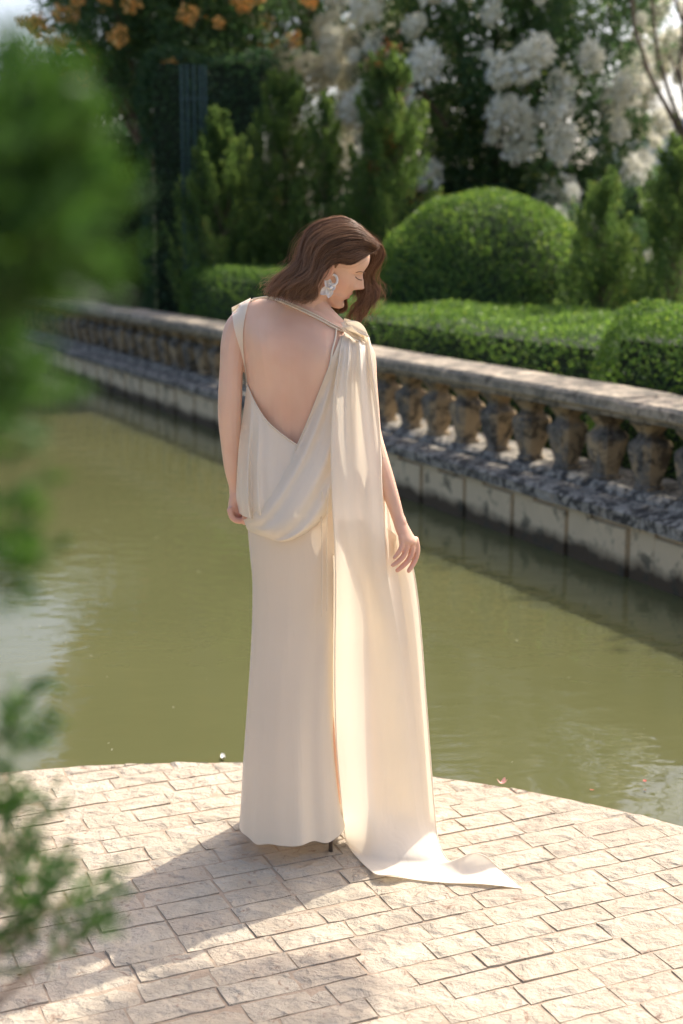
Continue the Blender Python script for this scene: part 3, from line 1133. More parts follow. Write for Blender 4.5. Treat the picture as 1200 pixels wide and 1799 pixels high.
def chain(pts, n=14, sub=4):
    """px chain (px,py,Y,r) -> rounded tapered tube"""
    a = np.array(pts, float)
    t = np.arange(len(a))
    q = np.linspace(0, len(a) - 1, (len(a) - 1) * sub + 1)
    b = hermite(t, a, q)
    w = Pv(b[:, 0], b[:, 1], b[:, 2]); r = b[:, 3]
    # rounded ends
    d0 = unit(w[0] - w[1]); d1 = unit(w[-1] - w[-2])
    pre = [w[0] + d0 * r[0] * s for s in (.95, .75, .4)]; pr = [r[0] * k for k in (.3, .66, .92)]
    post = [w[-1] + d1 * r[-1] * s for s in (.4, .75, .95)]; po = [r[-1] * k for k in (.92, .66, .3)]
    return tube_vf(np.vstack([pre, w, post]), np.concatenate([pr, r, po]), n)


Y0 = 3.74
parts = []
NT = 40
th = np.linspace(0, 2 * math.pi, NT, endpoint=False)
# (left px, right px, back depth, front depth)
TORSO = [((470, 1030), (600, 1030), .085, .085), ((456, 985), (610, 985), .098, .095), ((448, 935), (616, 935), .105, .10), ((446, 880), (612, 885), .100, .10),
         ((446, 835), (612, 842), .095, .10), ((450, 795), (606, 805), .086, .10), ((444, 745), (612, 758), .086, .105), ((436, 700), (624, 716), .092, .12),
         ((430, 655), (636, 678), .098, .125), ((424, 618), (643, 646), .100, .12), ((416, 585), (648, 618), .094, .10), ((414, 560), (648, 601), .082, .085),
         ((419, 540), (641, 591), .066, .07), ((434, 528), (627, 580), .056, .062), ((458, 523), (604, 570), .050, .055), ((488, 521), (576, 552), .046, .05)]
tt = np.arange(len(TORSO)); qq = np.linspace(0, len(TORSO) - 1, 70)
flat = np.array([[a[0], a[1], b[0], b[1], c, d] for a, b, c, d in TORSO])
rg_ = hermite(tt, flat, qq)
rings = []
for (lx, ly, rx, ry, db, df), q_ in zip(rg_, qq):
    L3, R3 = P(lx, ly, Y0), P(rx, ry, Y0)
    c = (L3 + R3) / 2; h = (R3 - L3) / 2
    cs, sn = np.cos(th), np.sin(th)
    ex = .88
    cx = np.sign(cs) * np.abs(cs) ** ex; sy = np.sign(sn) * np.abs(sn) ** ex
    dep = np.where(sn < 0, db, df)
    y = sy * dep
    # spine groove and shoulder blades
    xx = cx * np.linalg.norm(h)
    back = sn < 0
    spine = -.02 * (1 if q_ > 4 else q_ / 4)           # the spine sits a little left of centre here
    groove = .012 * math.exp(-((q_ - 6) / 5.0) ** 2)
    y = y + back * groove * np.exp(-((xx - spine) / .022) ** 2)
    blade = .015 * math.exp(-((q_ - 9.6) / 1.6) ** 2)
    y = y - back * blade * (np.exp(-((xx - spine - .085) / .035) ** 2) + np.exp(-((xx - spine + .085) / .035) ** 2))
    glute = .010 * math.exp(-((q_ - 2) / 1.1) ** 2)
    y = y - back * glute * (np.exp(-((xx - .06) / .045) ** 2) + np.exp(-((xx + .06) / .045) ** 2))
    bust = .03 * math.exp(-((q_ - 8.4) / 1.0) ** 2)
    y = y + (~back) * bust * (np.exp(-((xx - .065) / .04) ** 2) + np.exp(-((xx + .065) / .04) ** 2))
    rings.append(c + np.outer(cx, h) + np.outer(y, [0, 1, 0]))
parts.append(ring_loft(rings))

# neck
parts.append(chain([(528, 552, 3.745, .052), (537, 532, 3.745, .047), (547, 512, 3.742, .044), (560, 490, 3.738, .044), (574, 468, 3.735, .046)]))
parts.append(chain([(490, 552, 3.735, .040), (515, 540, 3.738, .042), (538, 526, 3.742, .042)]))     # trapezius
parts.append(chain([(606, 590, 3.735, .030), (580, 570, 3.738, .033), (552, 543, 3.742, .036)]))

# head, local axes f (face), r (her right ear), u (up)
HS = .93
_pt, _rl, _yw = math.radians(29), math.radians(-15), math.radians(2)
hf = np.array([1., 0, 0]); hr = np.array([0, -1., 0]); hu = np.array([0, 0, 1.])
hf, hu = math.cos(_pt) * hf - math.sin(_pt) * hu, math.sin(_pt) * hf + math.cos(_pt) * hu
hr, hu = math.cos(_rl) * hr + math.sin(_rl) * hu, -math.sin(_rl) * hr + math.cos(_rl) * hu
_m = np.array([[math.cos(_yw), -math.sin(_yw), 0], [math.sin(_yw), math.cos(_yw), 0], [0, 0, 1]])
hf, hr, hu = _m @ hf, _m @ hr, _m @ hu
EAR_L = np.array([0.0, .072, .105])
HO = P(579, 476, 3.688) - HS * (EAR_L[0] * hf + EAR_L[1] * hr + EAR_L[2] * hu)


def HW(l):
    l = np.asarray(l, float)
    return HO + HS * (l[..., :1] * hf + l[..., 1:2] * hr + l[..., 2:3] * hu)


zs = [0, .006, .014, .028, .045, .065, .085, .105, .125, .140, .160, .180, .198, .212, .221, .225]
xf = [.068, .078, .083, .080, .083, .086, .086, .084, .082, .087, .088, .079, .061, .038, .018, -.002]
xb = [.040, .018, -.004, -.034, -.060, -.074, -.081, -.086, -.089, -.090, -.088, -.080, -.066, -.048, -.032, -.020]
ww = [.012, .026, .034, .044, .052, .058, .063, .067, .070, .072, .0725, .068, .057, .041, .024, .006]
zq = np.linspace(0, .225, 76)
XF, XB, WW = hermite(zs, xf, zq), hermite(zs, xb, zq), hermite(zs, ww, zq)
ht = np.linspace(0, 2 * math.pi, 96, endpoint=False)


def gs(a, c, s): return np.exp(-((a - c) / s) ** 2)


rings = []
for z, a, b, wd in zip(zq, XF, XB, WW):
    xm = a * .38 + b * .62 if z > .05 else a * .5 + b * .5
    cs, sn = np.cos(ht), np.sin(ht)
    x = np.where(cs > 0, xm + (a - xm) * np.abs(cs) ** .86, xm - (xm - b) * np.abs(cs) ** .95)
    y = wd * np.sign(sn) * np.abs(sn) ** .92
    fr = cs > 0
    ay = np.abs(y)
    nose = (.0205 * gs(z, .087, .0100) + .0165 * gs(z, .101, .013) + .0075 * gs(z, .118, .014)) * (z < .15)
    ns = .0095 + .0035 * gs(z, .083, .008)
    dx = fr * nose * np.exp(-(y / ns) ** 2)
    dx += fr * .006 * gs(z, .080, .006) * gs(ay, .013, .006)          # nostril wings
    dx -= fr * .0085 * gs(z, .117, .010) * gs(ay, .030, .015)          # socket
    dx += fr * .0055 * gs(z, .114, .0075) * gs(ay, .032, .011)         # lowered lid
    dx += fr * .003 * gs(z, .134, .006) * gs(ay, .03, .018)            # brow ridge
    lip = gs(ay, 0, .020)
    dx += fr * lip * (.0060 * gs(z, .0585, .0046) + .0065 * gs(z, .0455, .0050) - .0030 * gs(z, .0520, .0018))
    dx -= fr * gs(ay, 0, .02) * .004 * gs(z, .034, .006)
    dx += fr * gs(ay, 0, .016) * .004 * gs(z, .014, .009)
    dx += fr * .004 * gs(z, .088, .02) * gs(ay, .047, .014)            # cheek
    rings.append(HW(np.stack([x + dx, y, np.full_like(x, z)], -1)))
parts.append(ring_loft(rings))
for sg in (1, -1):                                                     # ears: rim, lobe and bowl
    e = []
    for k in range(15):
        a = -1.9 + 5.0 * k / 14
        e.append(HW(np.array([-.008 + .0155 * math.cos(a) - .006 * math.sin(a), sg * (.080 + .004 * math.sin(a)), .108 + .028 * math.sin(a)])))
    parts.append(tube_vf(e, .0048, 8))
    parts.append(tube_vf([HW(np.array([.000, sg * .066, .13])), HW(np.array([-.006, sg * .073, .112])), HW(np.array([-.002, sg * .072, .088])), HW(np.array([.002, sg * .069, .08]))], [.008, .0115, .010, .007], 8))

# arms
parts.append(chain([(442, 562, 3.735, .044), (421, 578, 3.73, .040), (410, 605, 3.722, .0335), (406.5, 645, 3.715, .0308), (404.5, 690, 3.712, .0318), (403.5, 730, 3.715, .0312), (406, 783, 3.722, .0268), (409, 825, 3.728, .0222), (413, 852, 3.735, .0175), (414, 868, 3.738, .0172)]))
parts.append(chain([(622, 612, 3.735, .042), (634, 630, 3.725, .040), (640, 670, 3.705, .034), (646, 720, 3.688, .031), (651, 760, 3.672, .0285), (661, 795, 3.655, .0272), (678, 845, 3.642, .0238), (691, 882, 3.632, .0192), (698, 905, 3.628, .0172), (703, 918, 3.625, .0175)]))


def palm(rows):
    rr = []
    a = np.array(rows, float)
    b = hermite(np.arange(len(a)), a, np.linspace(0, len(a) - 1, 16))
    for lx, rx, py, Y, hd, sl in b:
        L3, R3 = P(lx, py, Y - sl), P(rx, py, Y + sl)
        c = (L3 + R3) / 2; h = (R3 - L3) / 2
        t = np.linspace(0, 2 * math.pi, 20, endpoint=False)
        rr.append(c + np.outer(np.cos(t), h) + np.outer(np.sin(t) * hd, [0, 1, 0]))
    return ring_loft(rr)


# right hand: pinky nearest the camera, fingers hanging and curling towards the gown
parts.append(palm([(689, 712, 908, 3.627, .016, .002), (691, 716, 920, 3.625, .018, .004), (696, 724, 935, 3.623, .019, .008), (702, 732, 948, 3.622, .019, .012), (705, 733, 955, 3.623, .015, .012)]))
FR = [[(730, 948, 3.640, .0092), (733, 966, 3.640, .0085), (730, 982, 3.636, .0078), (724, 994, 3.628, .0072), (718, 1003, 3.620, .0060)],
      [(723, 949, 3.628, .0094), (724, 968, 3.626, .0086), (718, 983, 3.620, .0078), (708, 994, 3.612, .0072), (698, 1002, 3.606, .0060)],
      [(714, 947, 3.616, .0092), (714, 964, 3.612, .0084), (708, 978, 3.606, .0076), (699, 987, 3.600, .0070), (690, 993, 3.595, .0058)],
      [(705, 944, 3.606, .0085), (706, 958, 3.602, .0074), (702, 968, 3.597, .0068), (697, 975, 3.593, .0060), (693, 980, 3.590, .0050)]]
for q in FR: parts.append(chain(q, 10, 3))
parts.append(chain([(700, 918, 3.640, .013), (708, 935, 3.655, .011), (710, 952, 3.664, .0095), (704, 966, 3.664, .008)], 10, 3))
# left hand: loosely closed on the gathered cloth at the hip
parts.append(palm([(405, 421, 858, 3.736, .0155, .0), (403, 424, 872, 3.737, .018, .003), (400.5, 428, 888, 3.738, .021, .006), (402, 431, 900, 3.739, .021, .006), (406, 430, 909, 3.74, .016, .006)]))
for k, (dy, dx, r) in enumerate(((0, 0, .0088), (.018, 1, .0092), (.036, 1, .0090), (.052, 0, .0080))):
    parts.append(chain([(404 + dx, 896, 3.712 + dy, r), (408 + dx, 909, 3.708 + dy, r * .95), (417 + dx, 915, 3.706 + dy, r * .9), (427 + dx, 914, 3.71 + dy, r * .85), (433 + dx, 905, 3.718 + dy, r * .75)], 10, 3))
parts.append(chain([(420, 872, 3.722, .012), (427, 888, 3.712, .0105), (431, 903, 3.708, .0092), (430, 918, 3.708, .0075)], 10, 3))

# legs and feet (mostly under the gown)
HEEL_R = G(581, 1496)
for hx, kx, ax_, ay_, foot in ((-.148, -.160, -.175, 3.86, 0), (-.045, -.058, HEEL_R[0], HEEL_R[1] + .02, 1)):
    leg = np.array([(hx, Y0, .86), (hx, Y0, .74), (hx * .5 + kx * .5, Y0 + .005, .62), (kx, Y0 + .005, .48), (kx * .6 + ax_ * .4, Y0 - .012, .36), (kx * .2 + ax_ * .8, ay_ + .005, .20), (ax_, ay_, .125)])
    rl = [.074, .074, .066, .052, .050, .035, .029]
    t = np.arange(len(leg)); q = np.linspace(0, len(leg) - 1, 28)
    parts.append(tube_vf(hermite(t, leg, q), hermite(t, rl, q), 16))
    ft = np.array([(ax_, ay_ - .012, .115), (ax_, ay_ + .02, .095), (ax_ + .004, ay_ + .07, .062), (ax_ + .008, ay_ + .115, .034), (ax_ + .008, ay_ + .165, .022), (ax_ + .006, ay_ + .19, .018)])
    parts.append(tube_vf(ft, [.022, .029, .030, .028, .018, .008], 12))
v, f = merge_vf(parts)
me = bpy.data.meshes.new('body_blocks')
me.from_pydata(v, [], f)
tmp = bpy.data.objects.new('body_blocks', me); COL.objects.link(tmp)
bmx = bmesh.new(); bmx.from_mesh(me); bmesh.ops.recalc_face_normals(bmx, faces=bmx.faces); bmx.to_mesh(me); bmx.free()
md = tmp.modifiers.new('r', 'REMESH'); md.mode = 'VOXEL'; md.voxel_size = .0026; md.adaptivity = 0
md = tmp.modifiers.new('s', 'SMOOTH'); md.factor = .5; md.iterations = 3
dg = bpy.context.evaluated_depsgraph_get()
ev = tmp.evaluated_get(dg)
bm_ = bpy.data.meshes.new_from_object(ev, depsgraph=dg)
bpy.data.objects.remove(tmp)
bm_.name = 'body'
nv = len(bm_.vertices)
co = np.empty(nv * 3, np.float32); bm_.vertices.foreach_get('co', co); co = co.reshape(-1, 3).astype(float)
print('body verts', nv)

WOM = empty('person', (-.12, 3.73, 0))
tag(WOM, 'woman seen from behind in a cream backless gown, head bowed to the right', 'person')


def head_local(c):
    d = (c - HO) / HS
    return np.stack([d @ hf, d @ hr, d @ hu], -1)


hl = head_local(co)
bl = np.zeros(nv)
lipm = (hl[:, 0] > .068) & (np.abs(hl[:, 1]) < .026)
bl += lipm * (.75 * gs(hl[:, 2], .0585, .0050) + .8 * gs(hl[:, 2], .0455, .0055)) * gs(hl[:, 1], 0, .02)
bl += .16 * gs(hl[:, 2], .085, .022) * gs(np.abs(hl[:, 1]), .05, .02) * (hl[:, 0] > .03)
bl += .22 * (np.abs(hl[:, 1]) > .068) * gs(hl[:, 0], -.005, .03) * gs(hl[:, 2], .105, .03)
for c_, r_ in ((P(712, 985, 3.61), .045), (P(420, 905, 3.72), .045)):
    bl += .30 * np.exp(-(np.linalg.norm(co - c_, axis=1) / r_) ** 2)
bl = np.clip(bl, 0, 1)
# crease shading stays to the light; small set-back at the lowered lid only
a_ = bm_.attributes.new('blush', 'FLOAT', 'POINT'); a_.data.foreach_set('value', bl.astype(np.float32))
bm_.materials.clear(); bm_.materials.append(M_skin)
bm_.polygons.foreach_set('use_smooth', np.ones(len(bm_.polygons), bool))
bvh = BVHTree.FromPolygons([tuple(p) for p in co], [tuple(p.vertices) for p in bm_.polygons])
wl_ = np.array(world_loc(WOM))
bm_.vertices.foreach_set('co', (co - wl_).astype(np.float32).ravel())
bm_.update()
BODY = link(bpy.data.objects.new('body', bm_), WOM)


def hitY(px, py):
    d = Vector(ray(px, py)).normalized()
    h = bvh.ray_cast(Vector(_C), d, 20)
    return h[0].y if h[0] is not None else None


def on_body(PX, PY, YY, off):
    """bring a cloth grid in front of the skin"""
    PX, PY, YY = np.array(PX, float), np.array(PY, float), np.array(YY, float)
    H_ = np.full(PX.shape, np.nan)
    for i in np.ndindex(PX.shape):
        h = hitY(PX[i], PY[i])
        if h is not None: H_[i] = h
    lim = np.where(np.isnan(H_), 9, H_ - off)
    return np.minimum(YY, lim), lim


def smooth_grid(A, it):
    A = A.copy()
    for _ in range(it):
        B = A.copy()
        B[1:-1] = A[1:-1] * .5 + (A[:-2] + A[2:]) * .25
        C_ = B.copy()
        C_[:, 1:-1] = B[:, 1:-1] * .5 + (B[:, :-2] + B[:, 2:]) * .25
        A = C_
    return A


def sheet(name, W, mat, parent, closed=False, thick=0.0):
    m, n = W.shape[:2]
    v = W.reshape(-1, 3)
    f = []
    for i in range(m - 1):
        for k in range(n if closed else n - 1):
            f.append((i * n + k, i * n + (k + 1) % n, (i + 1) * n + (k + 1) % n, (i + 1) * n + k))
    o = mesh_obj(name, v, f, mat, parent, True)
    return o


def grid_from_ctrl(rows, m, n):
    """rows of (px,py,Y) control points -> dense px grids"""
    C_ = np.array(rows, float)
    r, c, _ = C_.shape
    mid = hermite(np.arange(r), C_.reshape(r, -1), np.linspace(0, r - 1, m)).reshape(m, c, 3)
    out = np.stack([hermite(np.arange(c), mid[i], np.linspace(0, c - 1, n)) for i in range(m)])
    return out[..., 0], out[..., 1], out[..., 2]


# ------------------------------------------------------------------ gown: skirt
# (py, left px, right px, half depth)
SK = [(868, 438, 620, .126), (905, 436, 628, .136), (940, 437, 632, .140), (975, 440, 630, .137), (1010, 443.5, 622, .131), (1060, 444, 612, .124), (1120, 442, 602, .122), (1190, 438, 594, .124), (1260, 433, 591, .128), (1330, 428, 594, .134), (1400, 424, 600, .142), (1447, 421, 606, .149)]
sk = hermite([a[0] for a in SK], np.array(SK)[:, 1:], np.linspace(868, 1447, 90))
NS = 128
ts = np.linspace(0, 2 * math.pi, NS, endpoint=False)
W = np.zeros((90, NS, 3))
ph = RNG.uniform(0, 6.28, 8)
for i, (py, (lx, rx, hd)) in enumerate(zip(np.linspace(868, 1447, 90), sk)):
    L3, R3 = P(lx, py, Y0), P(rx, py, Y0)
    c = (L3 + R3) / 2; h = (R3 - L3) / 2
    t = i / 89
    e = .94
    cx = np.sign(np.cos(ts)) * np.abs(np.cos(ts)) ** e; sy = np.sign(np.sin(ts)) * np.abs(np.sin(ts)) ** e
    fold = t ** 1.4 * (.0075 * np.sin(5 * ts + ph[0]) + .0045 * np.sin(9 * ts + ph[1] + 1.2 * t) + .003 * np.sin(14 * ts + ph[2]))
    fold = fold * (.35 + .65 * np.abs(np.sin(ts))) + .004 * (1 - t) * np.sin(3 * ts + ph[3])
    # the cloth drops off the left buttock and dips between the legs
    dip = .012 * t * (1 - t) * 3 * gs(ts, 3 * math.pi / 2 + .25, .28)
    W[i] = c + np.outer(cx, h) * (1 + fold[:, None] * 2) + np.outer(sy * (hd + fold + np.where(sy > 0, .13 * t ** 2.2, 0)) + dip, [0, 1, 0])
    W[i, :, 2] += (t > .97) * (.006 * np.sin(4 * ts + 1.0) + .003 * np.sin(9 * ts))
GOWN = sheet('gown', W, M_satin, WOM, closed=True)
GOWN['label'] = 'floor-length cream satin gown with a draped cowl back and trailing shoulder panel'

# left back panel with long hanging folds
PA = [[(434, 676, 3.70), (447, 706, 3.67), (468, 739, 3.645), (495, 763, 3.64), (524, 783, 3.64), (570, 806, 3.64)],
      [(428, 720, 3.71), (444, 745, 3.66), (465, 772, 3.635), (495, 795, 3.63), (530, 812, 3.63), (575, 828, 3.63)],
      [(420, 780, 3.715), (438, 795, 3.655), (460, 812, 3.62), (492, 826, 3.62), (532, 840, 3.62), (575, 852, 3.62)],
      [(416, 835, 3.715), (434, 843, 3.645), (458, 855, 3.61), (490, 862, 3.605), (532, 870, 3.61), (575, 878, 3.61)],
      [(415, 872, 3.715), (432, 880, 3.64), (456, 888, 3.60), (490, 893, 3.60), (532, 898, 3.605), (575, 902, 3.605)],
      [(420, 902, 3.715), (434, 909, 3.645), (458, 913, 3.605), (490, 916, 3.605), (532, 920, 3.605), (575, 922, 3.605)]]
X_, Y_, D_ = grid_from_ctrl(PA, 60, 96)
uu = np.linspace(0, 1, 96)[None]; vv = np.linspace(0, 1, 60)[:, None]
fl = -.030 * (1 - np.abs(np.sin(math.pi * (uu * 6.2 - .75 * vv) + .6)) * 1.2) * np.exp(-((uu - .20 - .08 * vv) / .17) ** 2) * np.sin(np.clip(vv * 1.3, 0, 1) * math.pi / 2)
D_ = D_ + fl
D_, lim = on_body(X_, Y_, D_, .004)
D_ = np.minimum(smooth_grid(D_, 4), lim)
sheet('back_panel', Pv(X_, Y_, D_), M_satin, GOWN)
# rolled neckline edge
e = Pv(X_[0], Y_[0], D_[0] - .001); vtx, fc = tube_vf(e[::3], .0022, 6); mesh_obj('neckline_edge', vtx, fc, M_satin, GOWN, True)

# cowl that falls from the right shoulder to the left hip and folds under
CB = [[(600, 590, 3.70), (612, 592, 3.69), (625, 596, 3.69), (640, 602, 3.70), (648, 607, 3.71), (650, 612, 3.72)],
      [(577, 648, 3.655), (590, 655, 3.645), (604, 660, 3.64), (618, 668, 3.65), (632, 675, 3.66), (640, 680, 3.68)],
      [(548, 722, 3.645), (566, 732, 3.63), (584, 740, 3.625), (600, 750, 3.63), (616, 760, 3.64), (628, 768, 3.66)],
      [(522, 783, 3.635), (541, 794, 3.615), (560, 805, 3.605), (580, 815, 3.605), (598, 826, 3.615), (612, 835, 3.64)],
      [(494, 833, 3.618), (513, 845, 3.595), (533, 858, 3.582), (553, 872, 3.58), (572, 883, 3.585), (588, 888, 3.61)],
      [(468, 873, 3.603), (486, 888, 3.580), (504, 904, 3.567), (524, 918, 3.563), (543, 926, 3.57), (556, 922, 3.60)],
      [(446, 900, 3.612), (460, 916, 3.588), (474, 931, 3.573), (488, 944, 3.567), (502, 951, 3.572), (516, 946, 3.605)],
      [(434, 912, 3.655), (440, 921, 3.635), (448, 930, 3.622), (456, 938, 3.615), (464, 943, 3.618), (472, 940, 3.64)],
      [(428, 914, 3.70), (430, 919, 3.69), (432, 924, 3.685), (434, 929, 3.68), (437, 933, 3.68), (440, 932, 3.69)]]
X_, Y_, D_ = grid_from_ctrl(CB, 90, 72)
uu = np.linspace(0, 1, 72)[None]; vv = np.linspace(0, 1, 90)[:, None]
D_ = D_ + .0075 * np.sin(2 * math.pi * (uu * 3.1 + .35 * vv) + .8) * np.sin(vv * math.pi) ** .7 * (.35 + .65 * (1 - vv)) + .004 * np.sin(2 * math.pi * (uu * 5.3 - .2 * vv)) * (1 - vv)
D_, lim = on_body(X_, Y_, D_, .006)
D_ = np.minimum(smooth_grid(D_, 5), lim)
W = Pv(X_, Y_, D_)
# under-fold: the lower edge turns back up inside
turn = []
for k, (dy, dd) in enumerate(((.0, .0), (-.004, .012), (.008, .020), (.03, .022))):
    e = W[:, -1] + np.array([0, dd, 0]) + np.array([0, 0, dy]); turn.append(e)
W = np.concatenate([W, np.stack(turn[1:], 1)], 1)
sheet('cowl', W, M_satin, GOWN)
vtx, fc = tube_vf(W[::3, 0] - np.array([0, .001, 0]), .002, 6); mesh_obj('cowl_edge', vtx, fc, M_satin, GOWN, True)

# ------------------------------------------------------------------ long shoulder panel with its train
# py, left, crease, right, Y left, Y crease, Y right
DR = [(584, 606, 640, 641, 3.715, 3.71, 3.712), (592, 602, 646, 647, 3.690, 3.69, 3.70), (606, 599, 650, 651, 3.655, 3.66, 3.675), (630, 596, 653, 654, 3.630, 3.635, 3.655), (680, 588, 659, 660, 3.612, 3.622, 3.635),
      (730, 584, 664, 665, 3.602, 3.615, 3.625), (780, 582, 668, 669, 3.592, 3.606, 3.615), (850, 583, 671, 684, 3.578, 3.594, 3.672), (900, 585, 673, 697, 3.572, 3.592, 3.675), (950, 588, 676, 712, 3.572, 3.594, 3.676),
      (1000, 589.5, 680, 726, 3.582, 3.606, 3.676), (1060, 589.5, 690, 735, 3.604, 3.630, 3.676), (1130, 588.5, 702, 741.5, 3.632, 3.655, 3.678), (1220, 588.5, 712, 748, 3.655, 3.672, 3.684), (1300, 591, 720, 754, 3.672, 3.684, 3.692), (1380, 597, 727, 760, 3.684, 3.692, 3.698), (1440, 603, 733, 765, 3.692, 3.698, 3.702)]
DRa = np.array(DR, float)
pyq = np.concatenate([np.linspace(584, 640, 14), np.linspace(646, 1440, 120)])
dr = hermite(DRa[:, 0], DRa[:, 1:], pyq)
ND = 110
ua = np.linspace(0, 1, ND)
rowsW, Xg, Yg, Dg = [], [], [], []
for py, (l, c, r, yl, yc, yr) in zip(pyq, dr):
    k = .74
    px = np.where(ua < k, l + (c - l) * ua / k, c + (r - c) * (ua - k) / (1 - k))
    d = np.where(ua < k, yl + (yc - yl) * (ua / k), yc + (yr - yc) * np.clip((ua - k) / .10, 0, 1) ** .7)
    t = (py - 584) / 856
    amp = .0065 * math.exp(-((py - 660) / 150) ** 2) + .0035 + .004 * t
    d = d + amp * np.sin(2 * math.pi * (ua * (3.4 - 1.6 * t) + .10 + .25 * t)) * np.sin(np.pi * np.clip(ua * 1.05, 0, 1)) ** .5
    d = d + .0035 * math.exp(-((py - 640) / 90) ** 2) * np.sin(2 * math.pi * ua * 8)
    Xg.append(px); Yg.append(np.full(ND, py)); Dg.append(d)
Xg, Yg, Dg = np.array(Xg), np.array(Yg), np.array(Dg)
D2, lim = on_body(Xg, Yg, Dg, .008)
own = (Yg > 775) & (np.linspace(0, 1, ND)[None] > .72)           # behind the forearm the panel keeps its own depth
D2 = np.where(own, Dg, D2)
D2s = smooth_grid(D2, 3)
D2 = np.where(own, Dg, np.minimum(D2s, lim))
W = Pv(Xg, Yg, D2)
# floor part: explicit outlines on the paving, (px,py,z) per column
FL = [[(604, 1458, .030), (650, 1470, .050), (700, 1472, .055), (740, 1465, .055), (766, 1458, .050)],
      [(609, 1480, .006), (650, 1497, .018), (700, 1502, .022), (745, 1500, .024), (774, 1490, .028)],
      [(620, 1497, .005), (662, 1512, .006), (710, 1515, .008), (758, 1514, .010), (794, 1514, .008)],
      [(634, 1513, .005), (676, 1524, .005), (724, 1526, .006), (778, 1520, .010), (826, 1500, .050)],
      [(650, 1528, .008), (690, 1534, .005), (740, 1536, .005), (800, 1530, .007), (852, 1504, .046)],
      [(664, 1537, .022), (704, 1541, .006), (760, 1544, .005), (826, 1540, .006), (880, 1528, .010)],
      [(692, 1537, .026), (726, 1545, .006), (784, 1551, .006), (846, 1553, .010), (918, 1561, .005)]]
FLa = np.array(FL)
fr_, fc_, _ = FLa.shape
mid = hermite(np.arange(fr_), FLa.reshape(fr_, -1), np.linspace(0, fr_ - 1, 46)).reshape(46, fc_, 3)
fl_rows = []
for i in range(46):
    r = hermite(np.linspace(0, 1, fc_), mid[i], ua)
    fl_rows.append(np.array([G(a, b, max(c, .004)) for a, b, c in r]))
W = np.concatenate([W, np.array(fl_rows)], 0)
# settle the joint between hanging and lying cloth
S = W.copy()
j0 = len(pyq)
for _ in range(10):
    S[j0 - 8:j0 + 5] = (S[j0 - 9:j0 + 4] + 2 * S[j0 - 8:j0 + 5] + S[j0 - 7:j0 + 6]) / 4
W = S
W[..., 2] = np.maximum(W[..., 2], .0045)
sheet('shoulder_panel', W, M_crepe, GOWN)
lo_ = W[64:len(pyq) + 4, 0]
sun_block = np.stack([lo_ + np.array([-.004 * k, .022 * k, 0]) for k in np.linspace(0, 3, 7)], 1)
sheet('panel_sun_block', sun_block, M_crepe, GOWN)  # unseen sheet added to stop sun leaking between skirt and panel
for nm, e in (('panel_hem', W[:, 0]), ('panel_hem', W[:, -1])):
    vtx, fc = tube_vf(e[::2], .0016, 5); mesh_obj(nm, vtx, fc, M_crepe, GOWN, True)
# second layer folded behind the outer part of the panel
LN = [(905, 597, 640), (935, 599, 690), (965, 612, 712), (1000, 626, 724), (1050, 641, 732), (1130, 647, 739.5), (1220, 650, 746), (1300, 652, 752), (1380, 655, 758), (1440, 659, 763), (1476, 662, 768)]
LNa = np.array(LN, float)
pq = np.linspace(905, 1476, 70)
ln = hermite(LNa[:, 0], LNa[:, 1:], pq)
X_ = np.stack([np.linspace(a, b, 40) for a, b in ln]); Y_ = np.repeat(pq[:, None], 40, 1)
D_ = np.stack([np.interp(X_[i], Xg[np.argmin(np.abs(pyq - p_))], D2[np.argmin(np.abs(pyq - p_))]) for i, p_ in enumerate(pq)])
D_ = smooth_grid(D_, 4) + .011
W2 = Pv(X_, Y_, D_); W2[..., 2] = np.maximum(W2[..., 2], .008)
sheet('panel_lining', W2, M_crepe, GOWN)

# ------------------------------------------------------------------ straps, cords, shoulder knot


def ribbon(name, left, right, mat, off=.003, n=40, parent=None):
    l = hermite(np.arange(len(left)), np.array(left, float), np.linspace(0, len(left) - 1, n))
    r = hermite(np.arange(len(right)), np.array(right, float), np.linspace(0, len(right) - 1, n))
    X_ = np.stack([l[:, 0] + (r[:, 0] - l[:, 0]) * k for k in np.linspace(0, 1, 9)], 1)
    Y_ = np.stack([l[:, 1] + (r[:, 1] - l[:, 1]) * k for k in np.linspace(0, 1, 9)], 1)
    D0 = np.full(X_.shape, np.nan)
    for i in np.ndindex(X_.shape):
        h = hitY(X_[i], Y_[i])
        if h is not None: D0[i] = h - off
    for i in range(n):
        for k in range(9):
            if np.isnan(D0[i, k]):
                ok = np.argwhere(~np.isnan(D0))
                j = ok[np.argmin(((ok - np.array([i, k])) ** 2).sum(1))]
                D0[i, k] = D0[tuple(j)] + .012
    lim = D0.copy()
    D0 = np.minimum(smooth_grid(D0, 3), lim)
    return sheet(name, Pv(X_, Y_, D0), mat, parent or GOWN)


ribbon('shoulder_strap', [(407, 540), (408, 552), (411, 575), (417, 598), (424, 622), (428, 640), (431, 660), (433, 690)], [(441, 523), (436, 535), (430, 560), (427, 585), (427.5, 612), (430, 634), (433, 655), (436, 690)], M_satin, .0035)


def cord(name, pts, r, mat, off=.004, n=40, parent=None, skin=True):
    a = np.array(pts, float)
    q = hermite(np.arange(len(a)), a, np.linspace(0, len(a) - 1, n))
    out = []
    last = None
    for p in q:
        h = hitY(p[0], p[1]) if skin else None
        Y = (h - off) if h is not None else (last if last is not None else p[2])
        if len(p) > 2 and not skin: Y = p[2]
        last = Y; out.append(Y)
    out = np.array(out)
    for _ in range(4): out[1:-1] = (out[:-2] + 2 * out[1:-1] + out[2:]) / 4
    w_ = Pv(q[:, 0], q[:, 1], out)
    vtx, fc = tube_vf(w_, r, 6)
    return mesh_obj(name, vtx, fc, mat, parent or GOWN, True)


